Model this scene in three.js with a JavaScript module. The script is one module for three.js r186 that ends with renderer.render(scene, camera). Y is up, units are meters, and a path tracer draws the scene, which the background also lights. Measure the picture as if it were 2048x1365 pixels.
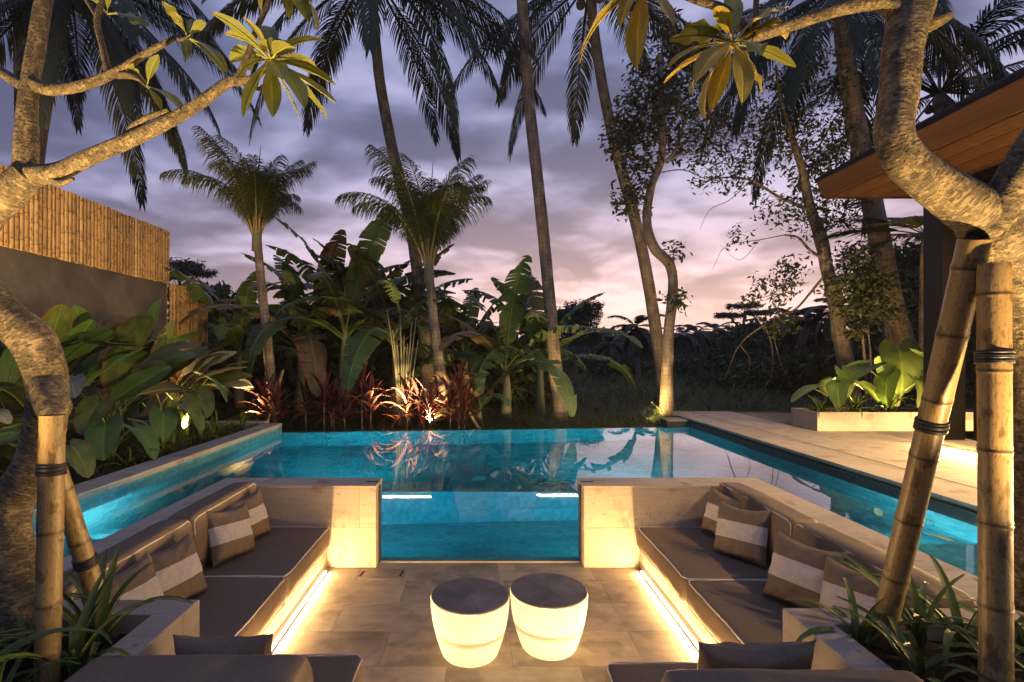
import * as THREE from 'three';
import { mergeGeometries, mergeVertices } from 'three/addons/utils/BufferGeometryUtils.js';
import { RectAreaLightUniformsLib } from 'three/addons/lights/RectAreaLightUniformsLib.js';

// ------------------------------------------------------------------ camera, sky, sun, exposure
const scene = new THREE.Scene();
const renderer = new THREE.WebGLRenderer({ antialias: true });
renderer.toneMapping = THREE.LinearToneMapping;
renderer.toneMappingExposure = 1.22;
renderer.shadowMap.enabled = true;
RectAreaLightUniformsLib.init();
const F = 1035, PX = 956, PY = 709, EYE = 2.1;            // focal length and principal point of the photograph, in its pixels
const camera = new THREE.PerspectiveCamera(2 * Math.atan(682.5 / F) * 180 / Math.PI, 2048 / 1365, 0.05, 3000);
camera.position.set(0, EYE, 0);
camera.lookAt(0, EYE, -10);
camera.setViewOffset(2048, 1365, 1024 - PX, 682.5 - PY, 2048, 1365);
const V = (x, y, z) => new THREE.Vector3(x, y, z);
const at = (u, v, d) => V((u - PX) * d / F, EYE - (v - PY) * d / F, -d);

function rng(seed) { let s = seed | 0; return () => { s = (s + 0x6d2b79f5) | 0; let t = Math.imul(s ^ (s >>> 15), 1 | s); t = (t + Math.imul(t ^ (t >>> 7), 61 | t)) ^ t; return ((t ^ (t >>> 14)) >>> 0) / 4294967296; }; }
const R = rng(7);
const rr = (a, b, r = R) => a + (b - a) * r();
const lerp = (a, b, t) => a + (b - a) * t, clamp = (x, a = 0, b = 1) => Math.min(b, Math.max(a, x)), smooth = (a, b, x) => { const t = clamp((x - a) / (b - a)); return t * t * (3 - 2 * t); };
function h2(x, y, s) { let n = Math.imul(x, 374761393) + Math.imul(y, 668265263) + Math.imul(s, 974634777); n = Math.imul(n ^ (n >>> 13), 1274126177); return ((n ^ (n >>> 16)) >>> 0) / 4294967296; }
function vn(x, y, s = 0, px = 0, py = px) {
  const ix = Math.floor(x), iy = Math.floor(y), fx = x - ix, fy = y - iy, m = (a, p) => (p ? ((a % p) + p) % p : a), u = fx * fx * (3 - 2 * fx), v = fy * fy * (3 - 2 * fy);
  const x0 = m(ix, px), x1 = m(ix + 1, px), y0 = m(iy, py), y1 = m(iy + 1, py);
  return lerp(lerp(h2(x0, y0, s), h2(x1, y0, s), u), lerp(h2(x0, y1, s), h2(x1, y1, s), u), v);
}
function fbm(x, y, s = 0, o = 4, px = 0, py = px) { let a = 0.5, t = 0, n = 0; for (let i = 0; i < o; i++) { t += a * vn(x, y, s + i, px, py); n += a; a *= 0.5; x *= 2; y *= 2; px *= 2; py *= 2; } return t / n; }

{ // dusk sky: slate-blue cloud deck, the last pink light low down to the west
  const W = 2048, HH = 1024, data = new Float32Array(W * HH * 4), AZ = 0.34;
  for (let j = 0; j < HH; j++) for (let i = 0; i < W; i++) {
    const el = ((j + 0.5) / HH - 0.5) * Math.PI, a = ((i + 0.5) / W - 0.5) * 2 * Math.PI, x = Math.cos(a) * Math.cos(el), z = Math.sin(a) * Math.cos(el), y = Math.sin(el);
    let da = Math.atan2(x, -z) - AZ; da = Math.atan2(Math.sin(da), Math.cos(da));
    const e = Math.max(y, 0), k = 1 / (e + 0.14);
    const qx = x * k * 1.25, qz = z * k * 1.45;
    const w1 = fbm(qx * 0.8 + 3.1, qz * 0.8, 11, 3), n = fbm(qx * 1.15 + w1 * 2.0 + 4.2, qz * 1.15 + w1 * 1.6, 3, 6), n2 = fbm(qx * 4.2 + n * 2, qz * 4.2, 21, 4);
    const glow = Math.exp(-((da / 0.85) ** 2)) * Math.exp(-(((Math.max(e - 0.03, 0)) / 0.17) ** 1.5)), wide = Math.exp(-((da / 1.15) ** 2)) * Math.exp(-e / 0.75);
    const t = smooth(0, 0.75, e), base = [lerp(0.130, 0.120, t), lerp(0.146, 0.150, t), lerp(0.285, 0.300, t)];
    const pink = [1.45, 0.90, 0.71], lav = [0.285, 0.295, 0.468];
    const dense = smooth(0.40, 0.62, n * 0.76 + n2 * 0.24), gap = smooth(0.54, 0.34, n * 0.72 + n2 * 0.28);
    for (let c = 0; c < 3; c++) {
      let q = lerp(base[c], lav[c], clamp(wide * 0.95));
      q *= lerp(1.22, 0.58, dense);
      q += gap * gap * [0.19, 0.165, 0.18][c] * (0.25 + wide * 1.1);
      q = lerp(q, pink[c] * lerp(1.06, 0.62, dense * (0.3 + 0.7 * smooth(0.02, 0.14, e))), clamp(glow * 0.95));
      data[(j * W + i) * 4 + c] = q;
    }
    data[(j * W + i) * 4 + 3] = 1;
  }
  const sky = new THREE.DataTexture(data, W, HH, THREE.RGBAFormat, THREE.FloatType);
  sky.mapping = THREE.EquirectangularReflectionMapping; sky.magFilter = sky.minFilter = THREE.LinearFilter; sky.wrapS = THREE.RepeatWrapping; sky.needsUpdate = true;
  scene.background = sky; scene.environment = sky;
  const sun = new THREE.DirectionalLight(new THREE.Color().setRGB(1, 0.62, 0.55), 0.06);   // what the set sun still sends over the horizon
  sun.position.set(Math.sin(AZ) * 60, 10, -Math.cos(AZ) * 60); sun.shadow.radius = 60; sun.castShadow = true;
  const sc = sun.shadow.camera; sc.left = sc.bottom = -20; sc.right = sc.top = 20; sc.far = 150; sun.shadow.mapSize.set(2048, 2048);
  sun.name = 'sun'; scene.add(sun, sun.target);
}
scene.fog = new THREE.FogExp2(new THREE.Color().setRGB(0.75, 0.68, 0.78), 0.0006);

// ------------------------------------------------------------------ helpers: names, tags, textures, geometry
const taken = new Map();
function numbered(name) { const n = taken.get(name) ?? 0; taken.set(name, n + 1); return n ? name + '_' + String(n).padStart(3, '0') : name; }
function tag(o, label, category, group) { o.userData.label = label; o.userData.category = category; if (group) o.userData.group = group; return o; }
function thing(name, label, category, pos = V(0, 0, 0), turn = 0, group) { const o = new THREE.Group(); o.name = numbered(name); o.position.copy(pos); o.rotation.y = turn; scene.add(o); return tag(o, label, category, group); }
function mesh(name, geo, mat, parent) { const m = new THREE.Mesh(geo, mat); m.name = name; m.castShadow = m.receiveShadow = true; parent.add(m); return m; }
function topMesh(name, geo, mat, label, category, group) { return tag(mesh(numbered(name), geo, mat, scene), label, category, group); }
function structure(name, geo, mat) { const m = mesh(numbered(name), geo, mat, scene); m.userData.kind = 'structure'; return m; }
function structureGroup(name) { const o = new THREE.Group(); o.name = numbered(name); o.userData.kind = 'structure'; scene.add(o); return o; }
const ORD = ['first', 'second', 'third', 'fourth', 'fifth', 'sixth', 'seventh', 'eighth', 'ninth', 'tenth', 'eleventh', 'twelfth', 'thirteenth', 'fourteenth', 'fifteenth', 'sixteenth', 'seventeenth', 'eighteenth', 'nineteenth', 'twentieth', 'twenty-first', 'twenty-second', 'twenty-third', 'twenty-fourth'];

const C = (r, g, b) => new THREE.Color().setRGB(r, g, b);
function tex(w, h, fn, metres = 1, metresV = metres) {      // fn(x, y in 0..1) -> [r, g, b] in 0..1, as sRGB; one repeat covers so many metres
  const d = new Uint8Array(w * h * 4);
  for (let j = 0; j < h; j++) for (let i = 0; i < w; i++) { const c = fn(i / w, j / h), o = (j * w + i) * 4; for (let k = 0; k < 3; k++) d[o + k] = clamp(c[k]) * 255; d[o + 3] = 255; }
  const make = (cs) => { const t = new THREE.DataTexture(d, w, h); t.wrapS = t.wrapT = THREE.RepeatWrapping; t.magFilter = THREE.LinearFilter; t.colorSpace = cs; t.repeat.set(1 / metres, 1 / metresV); t.needsUpdate = true; return t; };
  return { map: make(THREE.SRGBColorSpace), raw: make(THREE.NoColorSpace) };
}
const grey = (x) => [x, x, x];
const T = {};
T.stone = tex(512, 512, (x, y) => {              // pale honed limestone: bedding streaks, clouds, a few stains and pits
  const st = fbm(x * 5, y * 60, 1, 4, 5, 60), cl = fbm(x * 4, y * 4, 2, 5, 4), pit = smooth(0.80, 0.9, vn(x * 90, y * 60, 5, 90, 60)) * smooth(0.5, 0.7, vn(x * 9, y * 9, 6, 9)), stain = smooth(0.60, 0.78, fbm(x * 7 + cl, y * 7, 8, 4, 7));
  const v = 0.80 + 0.10 * (st - 0.5) + 0.14 * (cl - 0.5) - 0.13 * pit;
  return [v - stain * 0.09, v - stain * 0.14, v - stain * 0.20];
}, 1.6);
T.floor = tex(1024, 1024, (x, y) => {            // pit floor: cloudy stone with trowel scratches
  const cl = fbm(x * 5, y * 5, 31, 5, 5), fine = fbm(x * 40, y * 40, 33, 3, 40), st = fbm(x * 4, y * 46, 34, 3, 4, 46), dark = smooth(0.56, 0.72, fbm(x * 9, y * 9, 36, 4, 9));
  const v = 0.78 + 0.36 * (cl - 0.5) + 0.12 * (fine - 0.5) + 0.12 * (st - 0.5) - 0.13 * dark;
  return [v, v - 0.01, v - 0.025];
}, 2.4);
{ // scratches drawn over that floor stone
  const r = rng(55), d = T.floor.map.image.data, W = 1024;
  for (let k = 0; k < 260; k++) {
    let x = r() * W, y = r() * W; const a = r() * 6.28, n = 20 + r() * 90, s = (r() < 0.6 ? 1 : -1) * (10 + r() * 26); let b = a;
    for (let i = 0; i < n; i++) { b += (r() - 0.5) * 0.08; x += Math.cos(b); y += Math.sin(b); const o = ((((y | 0) % W) + W) % W * W + (((x | 0) % W) + W) % W) * 4; for (let c = 0; c < 3; c++) d[o + c] = clamp(d[o + c] + s * Math.sin(Math.PI * i / n), 0, 255); }
  }
}
T.fabric = tex(256, 256, (x, y) => { const w = 0.5 + 0.25 * Math.sin(x * 256 * Math.PI / 2) * Math.sign(Math.sin(y * 256 * Math.PI / 4 + 0.1)), n = fbm(x * 12, y * 12, 41, 4, 12), v = 0.86 + 0.05 * w + 0.12 * (n - 0.5); return grey(v); }, 0.16);
T.bark = tex(1024, 1024, (x, y) => {             // frangipani bark: grey-brown, flecked with pale lichen, fine cross wrinkles
  const a = fbm(x * 9, y * 9, 51, 4, 9), b = fbm(x * 30 + a * 2, y * 52, 52, 4, 30, 52), f = fbm(x * 80, y * 120, 56, 3, 80, 120), ring = fbm(x * 6, y * 70, 53, 4, 6, 70), pale = smooth(0.50, 0.60, a * 0.30 + b * 0.70), dark = smooth(0.57, 0.68, fbm(x * 26, y * 34, 54, 4, 26, 34));
  const v = 0.50 + 0.17 * pale + 0.24 * (ring - 0.5) - 0.13 * dark + 0.22 * (f - 0.5) + 0.24 * (a - 0.5);
  return [v, v * 0.955, v * (0.84 - 0.03 * pale)];
}, 0.42);
T.palmbark = tex(256, 512, (x, y) => {           // coconut trunk: leaf-scar rings, vertical cracks
  { const wx = fbm(x * 9, y * 9, 64, 3, 9) - 0.5, wy = fbm(x * 11, y * 11, 65, 3, 11) - 0.5; x += wx * 0.05; y += wy * 0.03; }
  const w = y * 20 + 1.5 * (fbm(x * 4, y * 6, 61, 4, 4, 6) - 0.5), f = w - Math.floor(w), ring = smooth(0.0, 0.14, f) * smooth(1.0, 0.80, f), crack = fbm(x * 60, y * 10, 62, 3, 60, 10), cl = fbm(x * 5, y * 8, 63, 4, 5, 8);
  const v = 0.60 + 0.12 * ring * (0.4 + cl) + 0.34 * (crack - 0.5) + 0.36 * (cl - 0.5);
  return [v, v * 0.95, v * 0.86];
}, 0.9, 1.9);
T.bamboo = tex(256, 512, (x, y) => {             // cured bamboo: fine fibres, brown mould blotches, paler bruises
  const fib = fbm(x * 70, y * 4, 71, 3, 70, 4), cl = fbm(x * 3, y * 5, 72, 4, 3, 5), spot = smooth(0.58, 0.72, fbm(x * 9, y * 16, 73, 5, 9, 16)), speck = smooth(0.66, 0.8, vn(x * 60, y * 90, 74, 60, 90));
  const v = 0.80 + 0.12 * (fib - 0.5) + 0.16 * (cl - 0.5);
  return [v - spot * 0.20 - speck * 0.10, v * 0.955 - spot * 0.22 - speck * 0.11, v * 0.84 - spot * 0.24 - speck * 0.12];
}, 0.36, 1.1);
T.wood = tex(256, 1024, (x, y) => { const w = fbm(x * 14, y * 2, 81, 4, 14, 2), g = fbm(x * 60, y * 5, 82, 3, 60, 5), v = 0.70 + 0.30 * (w - 0.5) + 0.20 * (g - 0.5); return [v, v * 0.92, v * 0.84]; }, 0.5, 2.4);
T.leaf = tex(256, 256, (x, y) => {               // u across the blade, v along it: pale midrib, side veins
  const s = Math.abs(x - 0.5) * 2, mid = smooth(0.085, 0.035, s), w = (y * 26 - s * 3.2), f = Math.abs(w - Math.floor(w) - 0.5), vein = smooth(0.42, 0.5, f) * smooth(1, 0.85, s), n = fbm(x * 8, y * 8, 91, 4, 8), edge = smooth(0.93, 1, s);
  const v = 0.74 + 0.2 * (n - 0.5) + 0.10 * vein;
  return [v + mid * 0.22 + edge * 0.08, v + mid * 0.16 + edge * 0.05, v * 0.95 + mid * 0.12];
});
T.worn = tex(256, 256, (x, y) => {               // an older leaf: brown dry margin, spots and holes eaten brown
  const s = Math.abs(x - 0.5) * 2, mid = smooth(0.085, 0.035, s), w = (y * 26 - s * 3.2), f = Math.abs(w - Math.floor(w) - 0.5), vein = smooth(0.42, 0.5, f) * smooth(1, 0.85, s), n = fbm(x * 8, y * 8, 92, 4, 8), dry = smooth(0.80, 0.95, s + 0.5 * (fbm(x * 6, y * 9, 93, 4, 6, 9) - 0.5)), spot = smooth(0.70, 0.76, fbm(x * 13, y * 13, 94, 3, 13));
  const v = 0.70 + 0.34 * (n - 0.5) + 0.10 * vein, b = Math.max(dry, spot * 0.8);
  return [lerp(v + mid * 0.22, 0.92, b), lerp(v + mid * 0.16, 0.56, b), lerp(v * 0.95 + mid * 0.12, 0.62, b)];
});
T.blade = tex(128, 256, (x, y) => { const s = Math.abs(x - 0.5) * 2, par = 0.5 + 0.5 * Math.sin(x * 60), n = fbm(x * 3, y * 12, 95, 4, 3, 12), v = 0.78 + 0.05 * par + 0.22 * (n - 0.5); return [v, v, v * (0.95)]; });
T.tile = tex(512, 512, (x, y) => { const a = fbm(x * 6, y * 6, 101, 5, 6), b = fbm(x * 24, y * 24, 102, 4, 24), c = fbm(x * 2, y * 30, 103, 3, 2, 30), v = 0.78 + 0.30 * (a - 0.5) + 0.24 * (b - 0.5) + 0.1 * (c - 0.5); return [v * (0.92 + 0.2 * (b - 0.5)), v, v * 0.98]; }, 1.3);
T.soil = tex(256, 256, (x, y) => { const a = fbm(x * 20, y * 20, 111, 4, 20), b = fbm(x * 5, y * 5, 112, 3, 5), v = 0.45 + 0.6 * (a - 0.5) + 0.3 * (b - 0.5); return [v, v * 0.85, v * 0.68]; }, 0.6);
T.ripple = tex(512, 512, (x, y) => grey(0.5 + 0.9 * (fbm(x * 5, y * 5, 121, 3, 5) - 0.5)), 3.2);
T.plaster = tex(256, 256, (x, y) => grey(0.80 + 0.3 * (fbm(x * 6, y * 6, 131, 5, 6) - 0.5) + 0.10 * (fbm(x * 50, y * 50, 132, 2, 50) - 0.5)), 1.5);

const std = (o) => new THREE.MeshStandardMaterial(o), phy = (o) => new THREE.MeshPhysicalMaterial(o);
const M = {};
M.stone = std({ color: C(0.72, 0.62, 0.50), map: T.stone.map, bumpMap: T.stone.raw, bumpScale: 0.004, roughness: 0.72 });
M.stone2 = std({ color: C(0.69, 0.595, 0.485), map: T.stone.map, bumpMap: T.stone.raw, bumpScale: 0.004, roughness: 0.70 });
M.stone3 = std({ color: C(0.74, 0.635, 0.51), map: T.stone.map, bumpMap: T.stone.raw, bumpScale: 0.004, roughness: 0.74 });
M.stones = [M.stone, M.stone2, M.stone3];
M.floor = std({ color: C(0.485, 0.42, 0.352), map: T.floor.map, bumpMap: T.floor.raw, bumpScale: 0.004, roughness: 0.55 });
M.floor2 = std({ color: C(0.475, 0.412, 0.346), map: T.floor.map, bumpMap: T.floor.raw, bumpScale: 0.004, roughness: 0.58 });
M.joint = std({ color: C(0.36, 0.31, 0.26), roughness: 0.95 });
M.darkstone = std({ color: C(0.10, 0.095, 0.09), map: T.stone.map, bumpMap: T.stone.raw, bumpScale: 0.004, roughness: 0.6 });
M.brown = std({ color: C(0.205, 0.150, 0.105), map: T.fabric.map, bumpMap: T.fabric.raw, bumpScale: 0.0006, roughness: 0.78 });
M.brown2 = std({ color: C(0.235, 0.175, 0.118), map: T.fabric.map, bumpMap: T.fabric.raw, bumpScale: 0.0006, roughness: 0.7 });
M.cream = std({ color: C(0.80, 0.74, 0.66), map: T.fabric.map, bumpMap: T.fabric.raw, bumpScale: 0.0006, roughness: 0.8 });
M.piping = std({ color: C(0.66, 0.60, 0.52), roughness: 0.7 });
M.bark = std({ color: C(0.58, 0.505, 0.385), map: T.bark.map, bumpMap: T.bark.raw, bumpScale: 0.007, roughness: 0.85 });
M.palmbark = std({ color: C(0.66, 0.57, 0.47), map: T.palmbark.map, bumpMap: T.palmbark.raw, bumpScale: 0.02, roughness: 0.9 });
M.bamboos = [C(0.70, 0.51, 0.28), C(0.54, 0.39, 0.21), C(0.82, 0.63, 0.37), C(0.62, 0.43, 0.22)].map((c) => std({ color: c, vertexColors: true, map: T.bamboo.map, bumpMap: T.bamboo.raw, bumpScale: 0.002, roughness: 0.5 }));
M.strap = std({ color: C(0.018, 0.017, 0.018), roughness: 0.45 });
M.wood = std({ color: C(0.37, 0.205, 0.10), map: T.wood.map, bumpMap: T.wood.raw, bumpScale: 0.0015, roughness: 0.42 });
M.wood2 = std({ color: C(0.45, 0.265, 0.135), map: T.wood.map, bumpMap: T.wood.raw, bumpScale: 0.0015, roughness: 0.42 });
M.darkwood = std({ color: C(0.018, 0.015, 0.016), map: T.wood.map, roughness: 0.45 });
M.shingle = std({ color: C(0.030, 0.030, 0.033), map: T.wood.map, roughness: 0.8 });
M.render = std({ color: C(0.125, 0.112, 0.110), map: T.plaster.map, bumpMap: T.plaster.raw, bumpScale: 0.004, roughness: 0.92 });
M.soil = std({ color: C(0.13, 0.105, 0.085), map: T.soil.map, bumpMap: T.soil.raw, bumpScale: 0.02, roughness: 1 });
M.tiles = [C(0.19, 0.55, 0.65), C(0.165, 0.50, 0.60), C(0.225, 0.59, 0.68)].map((c) => std({ color: c, map: T.tile.map, bumpMap: T.tile.raw, bumpScale: 0.004, roughness: 0.6 }));
M.tilejoint = std({ color: C(0.12, 0.33, 0.36), roughness: 0.9 });
M.water = phy({ color: 0xffffff, transmission: 1, thickness: 1, ior: 1.333, roughness: 0, attenuationColor: C(0.08, 0.73, 0.84), attenuationDistance: 3.5, bumpMap: T.ripple.raw, bumpScale: 0.0014 });
M.glass = phy({ color: C(0.97, 1, 0.99), transmission: 1, thickness: 0, ior: 1.49, roughness: 0.02 });
M.acrylic = phy({ color: C(0.96, 0.99, 1), transmission: 1, thickness: 0, ior: 1.2, roughness: 0.004 });   // scuffed and slightly hazy
M.whitemetal = std({ color: C(0.8, 0.78, 0.74), roughness: 0.5 });
M.metal = std({ color: C(0.10, 0.10, 0.105), metalness: 0.7, roughness: 0.4 });
M.curtain = phy({ color: C(0.72, 0.69, 0.62), transmission: 0.4, roughness: 1, thickness: 0 });
const leafMat = (c, t = T.leaf, tr = 0.28, ro = 0.6) => phy({ color: c, map: t.map, bumpMap: t.raw, bumpScale: 0.0025, transmission: tr, roughness: ro, thickness: 0, side: THREE.DoubleSide });
M.frangi = [C(0.42, 0.46, 0.065), C(0.36, 0.42, 0.065), C(0.47, 0.48, 0.07)].map((c) => leafMat(c));
M.frangiOld = [C(0.72, 0.56, 0.06), C(0.66, 0.52, 0.07), C(0.62, 0.53, 0.065)].map((c) => leafMat(c));
M.big = [C(0.15, 0.31, 0.055), C(0.11, 0.26, 0.05), C(0.19, 0.33, 0.06)].map((c) => leafMat(c));
M.big.push(leafMat(C(0.19, 0.28, 0.06), T.worn)); M.big[2] = leafMat(C(0.20, 0.31, 0.06), T.worn);
M.pale = leafMat(C(0.55, 0.54, 0.42), T.leaf, 0.2, 0.8);
M.banana = [C(0.15, 0.26, 0.06), C(0.115, 0.22, 0.055), C(0.19, 0.28, 0.065)].map((c) => leafMat(c));
M.banana[2] = leafMat(C(0.22, 0.24, 0.06), T.worn); M.banana.push(leafMat(C(0.28, 0.22, 0.08), T.worn));
M.taro = [C(0.26, 0.40, 0.06), C(0.22, 0.36, 0.055)].map((c) => leafMat(c));
M.lily = [C(0.15, 0.25, 0.04), C(0.12, 0.20, 0.035), C(0.20, 0.29, 0.05)].map((c) => leafMat(c, T.blade, 0.2, 0.5));
M.cordy = [C(0.20, 0.035, 0.030), C(0.15, 0.028, 0.028), C(0.26, 0.060, 0.035)].map((c) => leafMat(c, T.blade, 0.25, 0.5));
M.frond = leafMat(C(0.075, 0.100, 0.040), T.blade, 0.15, 0.55);
M.frondYoung = leafMat(C(0.16, 0.19, 0.045), T.blade, 0.22, 0.5);
M.rust = leafMat(C(0.30, 0.12, 0.03), T.blade, 0.2, 0.6);
M.petiole = std({ color: C(0.46, 0.36, 0.12), roughness: 0.6 });
M.dry = leafMat(C(0.22, 0.15, 0.08), T.blade, 0.15, 0.8);
M.smallLeaf = leafMat(C(0.10, 0.115, 0.035), T.blade, 0.2, 0.6);
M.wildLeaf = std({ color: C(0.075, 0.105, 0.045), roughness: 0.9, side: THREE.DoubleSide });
M.grass = leafMat(C(0.15, 0.21, 0.045), T.blade, 0.2, 0.7);
M.twig = std({ color: C(0.20, 0.165, 0.12), roughness: 0.9 });
M.stem = std({ color: C(0.28, 0.34, 0.10), roughness: 0.6 });
M.paleStem = std({ color: C(0.24, 0.235, 0.13), roughness: 0.6 });

// uv in metres from the direction each face looks (also un-indexes); turn swaps the two axes on top faces
function boxUV(g, off = 0, turn = false) {
  if (g.index) g = g.toNonIndexed();
  if (!g.attributes.normal) g.computeVertexNormals();
  const p = g.attributes.position, uv = new Float32Array(p.count * 2), a = V(), b = V(), c = V(), n = V();
  for (let i = 0; i < p.count; i += 3) {
    a.fromBufferAttribute(p, i); b.fromBufferAttribute(p, i + 1); c.fromBufferAttribute(p, i + 2);
    n.copy(b).sub(a).cross(c.clone().sub(a));
    const ax = Math.abs(n.x), ay = Math.abs(n.y), az = Math.abs(n.z);
    for (const [k, q] of [[i, a], [i + 1, b], [i + 2, c]]) {
      let u, v;
      if (ay >= ax && ay >= az) { u = q.x; v = q.z; if (turn) [u, v] = [v, u]; } else if (ax >= az) { u = q.z; v = q.y; } else { u = q.x; v = q.y; }
      uv[k * 2] = u + off * 1.37; uv[k * 2 + 1] = v + off * 0.73;
    }
  }
  g.setAttribute('uv', new THREE.BufferAttribute(uv, 2));
  return g;
}
function box(x0, x1, y0, y1, z0, z1, off = 0) { const g = new THREE.BoxGeometry(Math.abs(x1 - x0), Math.abs(y1 - y0), Math.abs(z1 - z0)); g.translate((x0 + x1) / 2, (y0 + y1) / 2, (z0 + z1) / 2); return boxUV(g, off); }
// a slab lying in the xz plane, its upper edges chamfered
function slab(w, t, d, c = 0.004, off = 0) {
  const x = w / 2, z = d / 2, P = [], q = (a, b, e, f) => P.push(...a, ...b, ...e, ...a, ...e, ...f);
  const B = [[-x, 0, z], [x, 0, z], [x, 0, -z], [-x, 0, -z]], S = B.map((p) => [p[0], t - c, p[2]]), U = B.map((p) => [p[0] - Math.sign(p[0]) * c, t, p[2] - Math.sign(p[2]) * c]);
  for (let i = 0; i < 4; i++) { const j = (i + 1) % 4; q(B[i], B[j], S[j], S[i]); q(S[i], S[j], U[j], U[i]); }
  q(...U); q(B[3], B[2], B[1], B[0]);
  const g = new THREE.BufferGeometry(); g.setAttribute('position', new THREE.Float32BufferAttribute(P, 3)); g.computeVertexNormals();
  return boxUV(g, off);
}
const slabCache = new Map();
function slabs(name, parent, mats, x0, x1, z0, z1, y, tw, td, t = 0.02, { gap = 0.0025, bond = 0.5, seed = 1, c = 0.0015, turn = false } = {}) {   // rows of slabs along x over a rectangle; y is the underside
  const r = rng(seed); let row = 0;
  for (let z = z0; z < z1 - 0.02; z += td, row++) {
    const zb = Math.min(z + td, z1); let x = x0 - (row % 2) * tw * bond;
    for (; x < x1 - 0.02; x += tw) {
      const a = Math.max(x, x0), b = Math.min(x + tw, x1); if (b - a < 0.03) continue;
      const w = b - a - gap, d = zb - z - gap, k = Math.floor(r() * 4), key = [w.toFixed(3), d.toFixed(3), t, k].join();
      if (!slabCache.has(key)) slabCache.set(key, slab(w, t, d, c, k * 3.7));
      const m = mesh(name, slabCache.get(key), mats[Math.floor(r() * mats.length)], parent);
      m.position.set((a + b) / 2, y + (r() - 0.5) * 0.0012, (z + zb) / 2); if (r() < 0.5) m.rotation.y = Math.PI;
    }
  }
}
// panels standing on a wall face: origin, horizontal direction (unit), outward normal
function panels(name, parent, mats, o, dir, nor, w, h, pw, ph, t = 0.012, { gap = 0.002, bond = 0.5, seed = 1, c = 0.001 } = {}) {
  const r = rng(seed), up = V(0, 1, 0), q = new THREE.Quaternion().setFromRotationMatrix(new THREE.Matrix4().makeBasis(dir, nor, dir.clone().cross(nor))); let row = 0;
  for (let y = 0; y < h - 0.015; y += ph, row++) for (let x = -(row % 2) * pw * bond; x < w - 0.02; x += pw) {
    const a = Math.max(x, 0), b = Math.min(x + pw, w), y1 = Math.min(y + ph, h); if (b - a < 0.03) continue;
    const k = Math.floor(r() * 4), key = ['p', (b - a).toFixed(3), (y1 - y).toFixed(3), t, k].join();
    if (!slabCache.has(key)) slabCache.set(key, slab(b - a - gap, t, y1 - y - gap, c, k * 3.7));
    const m = mesh(name, slabCache.get(key), mats[Math.floor(r() * mats.length)], parent);
    m.quaternion.copy(q); m.position.copy(o).addScaledVector(dir, (a + b) / 2).addScaledVector(up, (y + y1) / 2).addScaledVector(nor, (r() - 0.5) * 0.001);
  }
}
// tapered tube through points, lumpy if asked; uv in metres
function tube(pts, rads, { rs = 10, seg = 0, lump = 0, freq = 6, seed = 1, cap = true } = {}) {
  const curve = new THREE.CatmullRomCurve3(pts, false, 'centripetal'), n = pts.length - 1, N = seg || n * 6, P = [], U = [], I = [], v = V(), t0 = V(), nrm = V(), bin = V();
  let dist = 0, prev = null; const rad = (t) => { const k = Math.min(Math.floor(t * n), n - 1); const f = t * n - k; return Array.isArray(rads) ? lerp(rads[k], rads[k + 1], f) : rads; };
  let avg = 0; for (let i = 0; i <= 8; i++) avg += rad(i / 8) / 9;
  for (let i = 0; i <= N; i++) {
    const t = i / N; curve.getPoint(t, v); curve.getTangent(t, t0);
    if (!prev) { nrm.set(Math.abs(t0.y) > 0.9 ? 1 : 0, Math.abs(t0.y) > 0.9 ? 0 : 1, 0); nrm.addScaledVector(t0, -nrm.dot(t0)).normalize(); } else { dist += v.distanceTo(prev); nrm.addScaledVector(t0, -nrm.dot(t0)).normalize(); }
    bin.copy(t0).cross(nrm); prev = v.clone();
    for (let k = 0; k <= rs; k++) {
      const a = k / rs * 2 * Math.PI; let r = rad(t);
      if (lump) r *= 1 + lump * (fbm(Math.cos(a) * 1.5 + dist * freq + 20, Math.sin(a) * 1.5 + 30 + dist * freq * 0.4, seed, 3) - 0.5) * 2;
      P.push(v.x + (nrm.x * Math.cos(a) + bin.x * Math.sin(a)) * r, v.y + (nrm.y * Math.cos(a) + bin.y * Math.sin(a)) * r, v.z + (nrm.z * Math.cos(a) + bin.z * Math.sin(a)) * r);
      U.push(k / rs * Math.max(1, Math.round(2 * Math.PI * avg / 0.42)) * 0.42, dist);
    }
  }
  for (let i = 0; i < N; i++) for (let k = 0; k < rs; k++) { const a = i * (rs + 1) + k, b = a + rs + 1; I.push(a, a + 1, b, b, a + 1, b + 1); }
  if (cap) for (const [row, flip] of [[0, 1], [N, 0]]) { const c = P.length / 3, p = curve.getPoint(row / N); P.push(p.x, p.y, p.z); U.push(0, 0); for (let k = 0; k < rs; k++) { const a = row * (rs + 1) + k; flip ? I.push(c, a + 1, a) : I.push(c, a, a + 1); } }
  const g = new THREE.BufferGeometry(); g.setAttribute('position', new THREE.Float32BufferAttribute(P, 3)); g.setAttribute('uv', new THREE.Float32BufferAttribute(U, 2)); g.setIndex(I); g.computeVertexNormals();
  const nn = g.attributes.normal;                      // close the seam of the normals
  for (let i = 0; i <= N; i++) { const a = i * (rs + 1), b = a + rs; v.set(nn.getX(a) + nn.getX(b), nn.getY(a) + nn.getY(b), nn.getZ(a) + nn.getZ(b)).normalize(); nn.setXYZ(a, v.x, v.y, v.z); nn.setXYZ(b, v.x, v.y, v.z); }
  return g;
}
function extrudeXZ(pts, y0, y1) { const s = new THREE.Shape(pts.map(([x, z]) => new THREE.Vector2(x, -z))), g = new THREE.ExtrudeGeometry(s, { depth: y1 - y0, bevelEnabled: false }); g.rotateX(-Math.PI / 2); g.translate(0, y0, 0); return boxUV(g); }
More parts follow.
